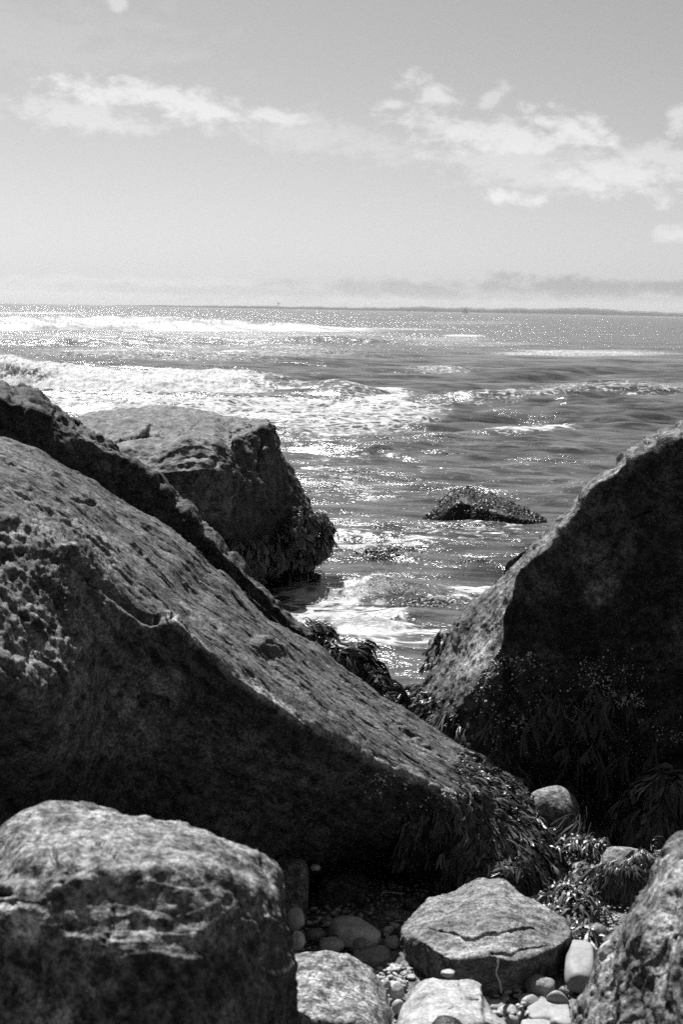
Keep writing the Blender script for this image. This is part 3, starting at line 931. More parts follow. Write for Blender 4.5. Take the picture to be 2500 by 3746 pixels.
block, PC, nC = finish_rock('boulder', Gc, M_block,
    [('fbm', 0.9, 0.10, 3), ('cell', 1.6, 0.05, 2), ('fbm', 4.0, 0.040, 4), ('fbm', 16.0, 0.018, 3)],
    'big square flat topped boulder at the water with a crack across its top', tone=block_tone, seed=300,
    extra=lambda P, n, px, py, f: 0.035 * fbm(P, 10, 4, 0.6, 9) * (1 - sstep(n[:, 2], 0.5, 0.9)) - 0.10 * sstep(px, 560, 420) * sstep(py, 1600, 1650) * 0,
    carve=[dict(poly=[(395, 1645), (440, 1612), (490, 1600), (535, 1583), (552, 1560)], w=10, d=0.22),
           dict(poly=[(520, 1592), (570, 1588), (595, 1597)], w=6, d=0.12),
           dict(poly=[(440, 1632), (480, 1612), (520, 1600)], w=7, d=0.12),
           dict(poly=[(640, 1610), (655, 1585), (690, 1565), (740, 1530)], w=3, d=0.03),
           dict(poly=[(735, 1598), (800, 1600), (832, 1640), (850, 1750), (870, 1830)], w=9, d=0.10),
           dict(poly=[(835, 1580), (880, 1565), (930, 1555)], w=4, d=0.04),
           dict(poly=[(960, 1600), (950, 1700), (990, 1800), (1010, 1880)], w=6, d=0.08),
           dict(poly=[(610, 1760), (630, 1900), (640, 2000)], w=7, d=0.06)])

# --- big boulder on the right
st = [ # silhouette, ridge, front bottom
    ((1475, 2600, 8.2), (1560, 2680, 7.7), (1640, 2790, 7.5)),
    ((1490, 2545, 8.25), (1610, 2665, 7.4), (1690, 2900, 7.1)),
    ((1530, 2480, 8.3), (1690, 2580, 7.15), (1760, 2960, 6.9)),
    ((1560, 2420, 8.3), (1737, 2500, 7.1), (1820, 2990, 6.85)),
    ((1584, 2380, 8.3), (1790, 2400, 7.05), (1870, 3000, 6.8)),
    ((1610, 2300, 8.3), (1830, 2290, 7.0), (1950, 2960, 6.95)),
    ((1690, 2215, 8.3), (1856, 2195, 7.0), (2020, 2960, 6.98)),
    ((1785, 2140, 8.2), (1886, 2128, 6.95), (2080, 2960, 6.98)),
    ((1860, 2050, 8.1), (1954, 2045, 6.9), (2160, 2965, 6.98)),
    ((1905, 1998, 8.0), (2031, 1982, 6.85), (2230, 2970, 6.96)),
    ((1982, 1940, 7.9), (2085, 1915, 6.85), (2280, 2970, 6.94)),
    ((2059, 1876, 7.85), (2125, 1865, 6.85), (2320, 2975, 6.92)),
    ((2125, 1800, 7.8), (2172, 1790, 6.8), (2370, 2980, 6.9)),
    ((2172, 1748, 7.8), (2235, 1745, 6.8), (2420, 2985, 6.88)),
    ((2277, 1692, 7.7), (2333, 1690, 6.75), (2500, 2990, 6.85)),
    ((2382, 1628, 7.6), (2430, 1640, 6.7), (2600, 2995, 6.8)),
    ((2500, 1548, 7.5), (2520, 1600, 6.7), (2700, 3000, 6.7)),
    ((2700, 1440, 7.4), (2700, 1520, 6.6), (2800, 3000, 6.6)),
    ((3000, 1400, 7.2), (3000, 1500, 6.2), (3050, 3100, 5.9)),
    ((3300, 1600, 7.0), (3300, 1700, 6.1), (3300, 3100, 5.9))]
S = []
for a, b, c in st:
    a, b, c = W(*a), W(*b), W(*c)
    S.append([a, a * 0.5 + b * 0.5 + [-0.02, 0, 0.03], b, b * 0.66 + c * 0.34 + [0, -0.02, 0], b * 0.33 + c * 0.67 + [0, 0.05, 0], low(c, -0.1, 0.05, 0.1), low(a, -0.5, -0.05, 0.5)])
Ge = loft(S, 560, 400, 2, 1, weights=[1.2, 1.2, 2.4, 2.2, 1.6, .15, .15], linear=0.5)


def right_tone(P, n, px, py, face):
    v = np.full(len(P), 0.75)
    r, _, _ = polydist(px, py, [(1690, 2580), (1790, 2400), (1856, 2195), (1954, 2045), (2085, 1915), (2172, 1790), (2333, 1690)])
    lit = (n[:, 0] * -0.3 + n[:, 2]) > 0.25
    v += np.where(lit, 0.5, 0)  # sun-facing flank lightened: sunlight painted into the tone
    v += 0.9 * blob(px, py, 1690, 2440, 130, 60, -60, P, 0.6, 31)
    v += 0.5 * (1 - sstep(r + 12 * fbm(P, 8, 3, .6, 3), 10, 50))  # pale band painted in for the sunlit ridge
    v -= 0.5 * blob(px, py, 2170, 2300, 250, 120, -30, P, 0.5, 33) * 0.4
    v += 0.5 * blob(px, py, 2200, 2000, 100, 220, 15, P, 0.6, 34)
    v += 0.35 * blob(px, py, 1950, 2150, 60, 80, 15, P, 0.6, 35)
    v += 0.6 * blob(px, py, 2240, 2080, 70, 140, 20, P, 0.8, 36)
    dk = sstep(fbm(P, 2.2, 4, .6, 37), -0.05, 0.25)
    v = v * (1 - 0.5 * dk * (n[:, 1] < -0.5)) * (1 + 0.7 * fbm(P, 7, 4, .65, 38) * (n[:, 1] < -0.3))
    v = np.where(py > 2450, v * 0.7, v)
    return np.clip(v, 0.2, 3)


def right_extra(P, n, px, py, face):
    z = blob(px, py, 2440, 1700, 150, 90, 15, P, 0.5, 40)
    d = z * (0.05 * fbm(P, 12, 4, 0.62, 41) + 0.05)
    lit = (n[:, 2] > 0.3)
    d += np.where(lit, 0.022 * fbm(P, 18, 4, 0.6, 42), 0.022 * fbm(P, 10, 4, .62, 43))
    return d


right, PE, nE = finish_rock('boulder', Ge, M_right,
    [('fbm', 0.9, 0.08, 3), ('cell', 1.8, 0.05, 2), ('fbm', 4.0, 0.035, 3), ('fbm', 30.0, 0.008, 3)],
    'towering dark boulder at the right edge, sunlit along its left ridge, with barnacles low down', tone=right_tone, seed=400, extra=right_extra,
    carve=[dict(poly=[(2300, 1900), (2340, 1885), (2390, 1870)], w=4, d=0.03), dict(poly=[(2205, 2050), (2250, 2030), (2290, 2045)], w=4, d=0.02)])

# --- bottom left boulder
st = [ # back top, front top, front low
    ((-300, 3120, 3.95), (-300, 3300, 3.1), (-300, 3900, 3.0)),
    ((-60, 3110, 4.0), (-60, 3290, 3.2), (-60, 3900, 3.0)),
    ((0, 3050, 4.0), (0, 3220, 3.25), (0, 3900, 3.0)),
    ((81, 2966, 4.0), (75, 3150, 3.2), (60, 3900, 2.98)),
    ((147, 2945, 4.0), (140, 3140, 3.2), (150, 3900, 2.98)),
    ((227, 2939, 4.0), (230, 3150, 3.15), (230, 3900, 2.95)),
    ((330, 2949, 4.0), (330, 3140, 3.15), (330, 3900, 2.95)),
    ((440, 2960, 4.0), (430, 3190, 3.1), (440, 3900, 2.95)),
    ((513, 2986, 4.0), (513, 3180, 3.12), (520, 3900, 2.95)),
    ((609, 3015, 3.98), (620, 3165, 3.15), (620, 3900, 2.95)),
    ((719, 3055, 3.95), (730, 3172, 3.2), (720, 3900, 3.0)),
    ((843, 3099, 3.9), (840, 3228, 3.3), (840, 3900, 3.05)),
    ((953, 3143, 3.9), (950, 3268, 3.4), (940, 3900, 3.15)),
    ((1005, 3166, 3.9), (1003, 3290, 3.55), (1000, 3900, 3.3)),
    ((1035, 3225, 3.9), (1034, 3310, 3.65), (1035, 3900, 3.4)),
    ((1062, 3330, 3.9), (1060, 3390, 3.75), (1060, 3900, 3.5)),
    ((1080, 3450, 3.9), (1078, 3480, 3.8), (1076, 3900, 3.6))]
S = []
for a, b, c in st:
    k_ = 22 * np.clip((a[0] - 700) / 300, 0, 1)
    a = (a[0] - k_, a[1] + 14, a[2] * 0.87); b = (b[0] - k_, b[1] + 14, b[2] * 0.87)
    c = (b[0], 3900, c[2] * 0.87)
    a, b, c = W(*a), W(*b), W(*c)
    S.append([a, a * 0.5 + b * 0.5 + [0, 0, 0.03], b, b * 0.6 + c * 0.4 + [0, -0.03, 0], c, low(c, 0.0), low(a, 0.0, 0, 0.15)])
Gf = loft(S, 400, 330, 4, 8, weights=[1.6, 1.6, 1.8, 1.6, .3, .15, .2], linear=0.2)


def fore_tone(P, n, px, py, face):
    v = 0.5 + 0.7 * sstep(n[:, 2], 0.1, 0.6)  # top lighter than front: sun and shade painted into the tone
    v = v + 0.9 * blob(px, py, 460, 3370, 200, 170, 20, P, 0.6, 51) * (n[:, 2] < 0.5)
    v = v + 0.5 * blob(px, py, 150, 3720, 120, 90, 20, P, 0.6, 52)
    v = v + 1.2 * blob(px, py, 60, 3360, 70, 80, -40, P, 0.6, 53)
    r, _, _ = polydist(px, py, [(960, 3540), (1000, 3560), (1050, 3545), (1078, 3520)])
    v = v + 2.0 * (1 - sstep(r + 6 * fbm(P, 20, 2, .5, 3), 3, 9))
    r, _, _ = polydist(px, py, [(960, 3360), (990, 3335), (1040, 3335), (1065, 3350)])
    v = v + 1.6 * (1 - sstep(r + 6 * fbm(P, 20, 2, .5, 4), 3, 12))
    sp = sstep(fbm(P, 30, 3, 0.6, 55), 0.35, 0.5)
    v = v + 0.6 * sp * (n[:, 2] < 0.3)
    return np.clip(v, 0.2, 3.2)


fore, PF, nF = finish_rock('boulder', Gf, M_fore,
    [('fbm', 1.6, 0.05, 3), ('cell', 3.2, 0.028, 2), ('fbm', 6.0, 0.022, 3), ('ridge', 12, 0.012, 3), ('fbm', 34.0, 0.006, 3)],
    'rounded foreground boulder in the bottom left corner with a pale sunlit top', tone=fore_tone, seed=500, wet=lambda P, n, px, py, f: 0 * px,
    extra=lambda P, n, px, py, f: 0.045 * blob(px, py, 80, 3330, 90, 110, -30, P, 0.3, 7),
    carve=[dict(poly=[(345, 3050), (370, 3100), (400, 3140), (440, 3185)], w=17, d=0.04), dict(poly=[(180, 3100), (200, 3140), (215, 3180)], w=16, d=0.035),
           dict(poly=[(425, 3330), (425, 3400), (400, 3460)], w=7, d=0.02), dict(poly=[(290, 2975), (340, 2982), (390, 2985)], w=6, d=0.02),
           dict(poly=[(0, 3290), (50, 3280), (100, 3300)], w=14, d=0.04)])

# --- bottom right boulder, fully lit
st = [ # section runs from its far upper edge down to the near foot; left silhouette leads
    ((2085, 3760, 3.55), (2130, 3900, 3.2), (2150, 4050, 3.1)),
    ((2108, 3640, 3.6), (2170, 3780, 3.2), (2200, 4000, 3.0)),
    ((2150, 3520, 3.7), (2220, 3680, 3.2), (2260, 4000, 2.95)),
    ((2168, 3450, 3.75), (2260, 3600, 3.2), (2300, 4000, 2.9)),
    ((2195, 3412, 3.8), (2290, 3560, 3.2), (2340, 4000, 2.9)),
    ((2246, 3362, 3.8), (2330, 3530, 3.15), (2380, 4000, 2.85)),
    ((2291, 3300, 3.8), (2370, 3490, 3.1), (2420, 4000, 2.8)),
    ((2349, 3246, 3.8), (2410, 3450, 3.1), (2460, 4000, 2.8)),
    ((2380, 3193, 3.8), (2440, 3420, 3.05), (2500, 4000, 2.75)),
    ((2434, 3112, 3.8), (2490, 3360, 3.0), (2550, 4000, 2.7)),
    ((2465, 3070, 3.8), (2530, 3320, 3.0), (2600, 4000, 2.7)),
    ((2530, 3055, 3.8), (2600, 3300, 2.95), (2680, 4000, 2.65)),
    ((2700, 3040, 3.8), (2760, 3290, 2.9), (2800, 4000, 2.6)),
    ((2950, 3150, 3.7), (2980, 3400, 2.9), (3000, 4000, 2.6))]
S = []
for a, b, c in st:
    a, b, c = W(*a), W(*b), W(*c)
    S.append([a, a * 0.5 + b * 0.5 + [0, 0, 0.03], b, b * 0.5 + c * 0.5 + [0, 0, 0.03], c, low(c, 0.0), low(a, 0.0, -0.02, 0.08)])
Gg = loft(S, 340, 260, 2, 1, weights=[1.5, 1.5, 1.2, 1.2, .2, .15, .2], linear=0.4)
corner, PG, nG = finish_rock('boulder', Gg, M_fore,
    [('fbm', 2.0, 0.05, 3), ('cell', 4.0, 0.03, 2), ('fbm', 7.0, 0.03, 3), ('pit', 18, 0.018, 3), ('fbm', 34.0, 0.008, 3)],
    'coarse speckled boulder in the bottom right corner, lit by the sun', seed=600, wet=lambda P, n, px, py, f: 0 * px,
    tone=lambda P, n, px, py, f: np.clip(1.0 + 0.9 * fbm(P, 9, 3, .6, 61), 0.4, 2))

# --- middle distance rocks of the gully, lofted
def lofted_stone(st, zb, mat, label, disp, seed, M=220, N=170, carve=(), tone=None, cat='rock', wet=None, rv=3, axis=None, stretch=1.0, extra=None):
    S = []
    for a, b in st:
        a, b = W(*a), W(*b)
        S.append([a, a * 0.5 + b * 0.5 + [0, 0, 0.01], b, b * 0.5 + low(b, zb, 0.01, 0.03) * 0.5, low(b, zb, 0.02, 0.06), low(a, zb, 0, 0.05)])
    G = loft(S, M, N, rv, 1, weights=[2, 2, 1, .8, .2, .25], linear=0.5)
    return finish_rock('rock', G, mat, disp, label, cat, seed=seed, carve=carve, tone=tone, wet=wet or (lambda P, n, px, py, f: 0 * px), axis=axis, stretch=stretch, extra=extra)


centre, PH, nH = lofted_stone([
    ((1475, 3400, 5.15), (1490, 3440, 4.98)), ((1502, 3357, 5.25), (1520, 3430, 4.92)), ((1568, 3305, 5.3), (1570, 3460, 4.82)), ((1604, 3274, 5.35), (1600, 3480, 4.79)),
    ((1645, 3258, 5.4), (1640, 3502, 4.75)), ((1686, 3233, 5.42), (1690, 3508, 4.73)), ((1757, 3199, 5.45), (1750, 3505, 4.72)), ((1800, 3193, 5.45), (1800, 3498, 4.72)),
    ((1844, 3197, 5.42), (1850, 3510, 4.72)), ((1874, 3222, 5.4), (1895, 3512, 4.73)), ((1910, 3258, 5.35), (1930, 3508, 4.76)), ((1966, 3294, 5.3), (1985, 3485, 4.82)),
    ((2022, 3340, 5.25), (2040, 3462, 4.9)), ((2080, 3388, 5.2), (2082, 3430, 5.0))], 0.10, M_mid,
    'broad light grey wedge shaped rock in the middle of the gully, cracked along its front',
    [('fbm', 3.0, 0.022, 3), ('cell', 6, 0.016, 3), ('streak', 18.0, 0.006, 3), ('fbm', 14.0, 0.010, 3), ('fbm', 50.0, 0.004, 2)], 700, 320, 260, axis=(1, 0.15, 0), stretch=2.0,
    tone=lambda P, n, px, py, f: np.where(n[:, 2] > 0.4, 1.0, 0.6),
    carve=[dict(poly=[(1575, 3408), (1620, 3415), (1665, 3418), (1700, 3436), (1735, 3436), (1778, 3420), (1830, 3425), (1900, 3400), (1960, 3405)], w=6, d=0.035),
           dict(poly=[(1790, 3495), (1830, 3490), (1870, 3498), (1900, 3480), (2000, 3460)], w=5, d=0.02)])
lofted_stone([((1040, 3500, 4.45), (1040, 3640, 4.2)), ((1085, 3474, 4.5), (1085, 3700, 4.1)), ((1172, 3470, 4.5), (1172, 3730, 4.05)), ((1235, 3480, 4.5), (1230, 3740, 4.05)),
    ((1279, 3486, 4.5), (1280, 3745, 4.05)), ((1352, 3536, 4.48), (1345, 3760, 4.05)), ((1390, 3580, 4.46), (1385, 3765, 4.1)), ((1417, 3620, 4.44), (1412, 3760, 4.15)), ((1432, 3670, 4.4), (1430, 3760, 4.2))],
    0.1, M_fore, 'round topped mottled rock beside the bottom left boulder', [('fbm', 4.0, 0.02, 3), ('fbm', 12, 0.012, 3), ('fbm', 40, 0.004, 2)], 720,
    tone=lambda P, n, px, py, f: np.clip(1.45 + 0.9 * fbm(P, 12, 3, .6, 61), 0.5, 2.5))
lofted_stone([((1440, 3790, 4.3), (1440, 3850, 4.2)), ((1470, 3700, 4.4), (1475, 3800, 4.1)), ((1495, 3655, 4.45), (1500, 3800, 4.05)), ((1520, 3620, 4.5), (1530, 3790, 4.05)), ((1568, 3582, 4.5), (1580, 3780, 4.05)),
    ((1630, 3574, 4.5), (1640, 3770, 4.05)), ((1716, 3574, 4.5), (1715, 3760, 4.1)), ((1763, 3594, 4.48), (1760, 3750, 4.15)), ((1776, 3645, 4.45), (1778, 3740, 4.2)), ((1823, 3705, 4.35), (1825, 3760, 4.2)), ((1855, 3740, 4.3), (1855, 3790, 4.2))],
    0.1, M_pale, 'bright pale rock at the bottom centre with a notched right shoulder', [('fbm', 4.0, 0.02, 3), ('cell', 7, 0.012, 3), ('fbm', 30, 0.005, 3)], 740,
    carve=[dict(poly=[(1690, 3572), (1683, 3600), (1700, 3640), (1760, 3650)], w=7, d=0.015), dict(poly=[(1640, 3688), (1670, 3680), (1690, 3684)], w=4, d=0.01)])


# ------------------------------------------------------------------ stones
def ico(sub):
    import bmesh
    bm = bmesh.new()
    bmesh.ops.create_icosphere(bm, subdivisions=sub, radius=1.0)
    V = np.array([v.co[:] for v in bm.verts])
    F = np.array([[v.index for v in f.verts] for f in bm.faces])
    bm.free()
    return V, F


ICO = {k: ico(k) for k in (1, 2, 3, 4, 5, 6)}


def stone_shape(sub, seed, sq=0.0, facets=10, rough=0.06, fine=0.02):
    D, F = ICO[sub]
    r = np.random.default_rng(seed)
    n = r.normal(0, 1, (facets, 3))
    n /= np.linalg.norm(n, axis=1, keepdims=True)
    d = r.uniform(0.78, 1.0, facets)
    if sq > 0:                                  # box-like: add six side planes
        ax = np.concatenate([np.eye(3), -np.eye(3)]) + r.normal(0, 0.08, (6, 3))
        ax /= np.linalg.norm(ax, axis=1, keepdims=True)
        n = np.concatenate([n, ax]); d = np.concatenate([d, np.full(6, 1 - 0.3 * sq)])
    dot = np.maximum(D @ n.T, 1e-3)
    rr = d / dot
    k = 9.0 + 16 * sq
    rad = (np.sum(np.minimum(rr, 50) ** -k, axis=1) + 1.05 ** -k) ** (-1 / k)
    P = D * rad[:, None]
    P *= (1 + rough * fbm(P + seed, 1.4, 3, 0.5, seed) + fine * fbm(P + seed, 6, 4, 0.6, seed + 5))[:, None]
    return P, F


def place_stone(bb, mat, label, seed, zg=None, dr=0.8, sq=0.0, rot=0.0, sub=4, rough=0.06, name='stone', cat='stone', lift=0.8, facets=10, tilt=0.0, wetv=0.0, fine=0.02, tone=1.0, group=None, Yo=0.0):
    x0, y0, x1, y1 = bb
    cx, cy = (x0 + x1) / 2, (y0 + y1) / 2
    z0 = 0.2 if zg is None else (max(zg, 0.205) if (zg >= 0.15 and cy > 3350) else zg)
    c = WZ(cx, cy, z0 + 0.05)
    dist = c[1] + Yo
    for _ in range(3):
        a = (x1 - x0) / 2 / FPX * dist
        hh = (y1 - y0) / 2 / FPX * dist
        b = a * dr
        dn = math.atan2(CAM_H - z0, dist)
        cc = max(hh * hh - (b * math.sin(dn)) ** 2, (0.35 * hh) ** 2) ** 0.5 / math.cos(dn)
        zc = z0 + cc * lift
        c = WZ(cx, cy, zc)
        dist = c[1] + Yo
    if Yo: c = W(cx, cy, dist)
    P, F = stone_shape(sub, seed, sq, facets, rough, fine)
    P = P / np.abs(P).max(0)
    P = P * [a, b, cc]
    if tilt:
        m = np.array(Matrix.Rotation(R(tilt), 3, 'Y')); P = P @ m.T
    if rot:
        m = np.array(Matrix.Rotation(R(rot), 3, 'Z')); P = P @ m.T
    o = mesh_obj(name, P, F, mat, {'rc': P + seed, 'tone': np.full(len(P), tone), 'wet': np.full(len(P), wetv)})
    o.location = c
    tag(o, label, cat, group)
    return o


D_ = plain = None
ST = [
 # bbox, material, label, kwargs
 ((990, 3138, 1135, 3400), M_mid, 'tall dark speckled rock standing behind the bottom left boulder', dict(dr=0.9, sq=.5, sub=5, tone=1.0, zg=.15, name='rock', cat='rock')),
 ((1045, 3318, 1124, 3412), M_stone_m, 'smooth grey stone leaning against the tall speckled rock', dict(dr=.8, zg=.25, Yo=-.25)),
 ((1060, 3404, 1124, 3478), M_stone_m, 'rounded grey stone just above the mottled rock, by the bottom left boulder', dict(dr=.8, zg=.25, Yo=-.2)),
 ((1110, 3188, 1236, 3252), M_stone_m, 'flat topped dark stone carrying a small round stone', dict(dr=.8, sq=.6, zg=.1)),
 ((1132, 3160, 1174, 3190), M_stone_m, 'small round stone on top of the flat dark stone', dict(dr=.9, zg=.33)),
 ((1156, 3190, 1350, 3358), M_dark, 'square dark rock in the deep shade under the slab', dict(dr=.9, sq=1, sub=5, zg=.12, name='rock', cat='rock', tone=1.3)),
 ((1192, 3358, 1400, 3474), M_stone_m, 'large oval grey stone lying in shade among the cobbles', dict(dr=.75, sq=.2, sub=5, zg=.18, tilt=8)),
 ((1120, 3394, 1202, 3446), M_stone_d, 'dark oval cobble left of the large oval stone', dict(dr=.8, zg=.18)),
 ((1160, 3426, 1264, 3490), M_stone_m, 'grey wedge shaped cobble peeping over the mottled rock', dict(dr=.8, sq=.3, zg=.22)),
 ((1280, 3420, 1352, 3490), M_stone_d, 'dark cobble tucked under the large oval stone', dict(dr=.8, zg=.2)),
 ((1284, 3464, 1444, 3592), M_stone_d, 'dark box shaped stone right of the mottled rock', dict(dr=.8, sq=1, sub=5, zg=.12)),
 ((1400, 3418, 1474, 3476), M_stone_d, 'dark rounded cobble left of the central wedge rock', dict(dr=.8, zg=.18)),
 ((1398, 3388, 1448, 3428), M_stone_m, 'grey oblong cobble, lower of the touching pair beside the central rock', dict(dr=.6, zg=.2, rot=20)),
 ((1426, 3376, 1466, 3404), M_stone_m, 'grey cobble, upper of the touching pair beside the central rock', dict(dr=.7, zg=.22)),
 ((1470, 3276, 1556, 3352), M_dark, 'dark upright rounded rock behind the left end of the central rock', dict(dr=.8, zg=.15, tone=1.5, name='rock', cat='rock')),
 ((1400, 3330, 1462, 3352), M_stone_d, 'low dark cobble half buried behind the cobble pair', dict(dr=.8, zg=.18)),
 ((1432, 3655, 1484, 3716), M_stone_l, 'pale egg shaped stone between the mottled rock and the bright pale rock', dict(dr=.9, zg=.2, facets=3, rough=.02)),
 ((1418, 3588, 1484, 3664), M_stone_m, 'grey oblong stone just above the pale egg stone', dict(dr=.9, zg=.18)),
 ((1402, 3584, 1432, 3616), M_stone_l, 'small bright stone at the top right edge of the mottled rock', dict(zg=.25)),
 ((1612, 3546, 1668, 3576), M_stone_l, 'small pale chip resting on the back edge of the bright pale rock', dict(zg=.3, sq=.4)),
 ((2066, 3432, 2184, 3622), M_stone_l, 'smooth flat pale slab stone wedged beside the bottom right boulder', dict(dr=3.2, sq=.6, zg=.16, rough=.03, sub=5, rot=-10, fine=.006)),
 ((1916, 3562, 2036, 3650), M_stone_d, 'dark stone with a white patch below the central rock', dict(dr=.9, sq=.4, zg=.16, sub=5)),
 ((1872, 3596, 1912, 3636), M_stone_l, 'small bright white cobble beside the dark patched stone', dict(zg=.18, sq=.4)),
 ((1892, 3632, 1980, 3690), M_stone_l, 'smooth grey pebble shaped like a bean under the white cobble', dict(dr=.8, zg=.18, rough=.03, facets=4, tilt=14)),
 ((1996, 3626, 2092, 3690), M_stone_l, 'long curved pale stone touching the bottom right boulder', dict(dr=.45, zg=.2, rough=.03, tilt=24)),
 ((1924, 3656, 2094, 3734), M_stone_l, 'large flat pale stone, biggest of the bright cobbles', dict(dr=.95, sq=.6, zg=.16, rough=.03, sub=5, fine=.008)),
 ((1774, 3654, 1856, 3700), M_stone_l, 'pale leaf shaped cobble right of the bright pale rock', dict(dr=.8, zg=.18, rough=.03)),
 ((1816, 3672, 1904, 3716), M_stone_l, 'pale rounded cobble in front of the leaf shaped one', dict(dr=.8, zg=.19, rough=.03)),
 ((1846, 3710, 1900, 3760), M_stone_l, 'pale cobble at the bottom edge below the rounded pale one', dict(zg=.2)),
 ((1900, 3728, 2030, 3790), M_stone_l, 'pale flat stone cut by the bottom edge of the picture', dict(zg=.17, sq=.5)),
 ((2010, 3716, 2110, 3790), M_stone_l, 'bright stone at the bottom edge against the bottom right boulder', dict(zg=.2, sq=.3)),
 ((2044, 3608, 2088, 3650), M_stone_d, 'small dark stone between the patched stone and the flat slab stone', dict(zg=.18)),
 ((1560, 3714, 1700, 3800), M_dark, 'dark wet lump of rock in front of the bright pale rock', dict(dr=.8, zg=.3, Yo=-.3, wetv=.8, tone=1.5, sub=5, name='rock', cat='rock')),
 ((1918, 2872, 2132, 3080), M_mid, 'round topped rock between the slab foot and the right boulder', dict(dr=.9, sub=5, zg=.05, tone=1.0, Yo=-.35, name='rock', cat='rock', facets=7)),
 ((2070, 3122, 2240, 3250), M_pale, 'bright flat rock beside the seaweed heap', dict(dr=1.3, sq=.4, zg=.1, sub=5, name='rock', cat='rock', tone=.9)),
 ((2170, 3072, 2416, 3300), M_mid, 'long humped grey rock draped with seaweed on its near side', dict(dr=.9, sub=6, zg=.12, name='rock', cat='rock', tone=.9, tilt=-14, facets=6)),
 ((2330, 2880, 2560, 3180), M_mid, 'dark shaded rock at the right edge hung with seaweed', dict(dr=.8, sub=5, zg=.1, name='rock', cat='rock', tone=.5, sq=.4)),
 ((2140, 3376, 2240, 3450), M_mid, 'small speckled rock above the flat slab stone', dict(zg=.2, name='rock', cat='rock')),
 ((2284, 1226, 2350, 1242), M_stone_d, 'small dark rock awash far out on the right', dict(zg=-.4, name='rock', cat='rock', lift=.7)),
]
placed = {}
for k, (bb, mt, lb, kw) in enumerate(ST):
    placed[lb] = place_stone(bb, mt, lb, 900 + k, **kw)

# lone weed covered rock in the water
st = [((1578, 1890, 17.9), (1578, 1896, 17.6)), ((1605, 1868, 18.0), (1603, 1892, 17.4)), ((1631, 1832, 18.1), (1628, 1870, 17.3)), ((1667, 1795, 18.1), (1665, 1840, 17.3)),
      ((1709, 1780, 18.1), (1705, 1830, 17.3)), ((1751, 1790, 18.1), (1750, 1845, 17.2)), ((1793, 1812, 18.1), (1790, 1860, 17.2)), ((1877, 1846, 18.0), (1870, 1885, 17.1)),
      ((1954, 1880, 17.8), (1945, 1902, 17.1)), ((1985, 1900, 17.6), (1984, 1912, 17.2))]
S = []
for a, b in st:
    a, b = W(*a), W(*b)
    S.append([a, b, low(b, -0.4, 0, -0.1), low(a, -0.4, 0, .3)])
Gd = loft(S, 200, 120, 2, 1, linear=.4)
lone, PD, nD = finish_rock('rock', Gd, M_dark, [('fbm', 3, 0.06, 4)], 'lone weed covered rock standing out of the water', 'rock', seed=800)


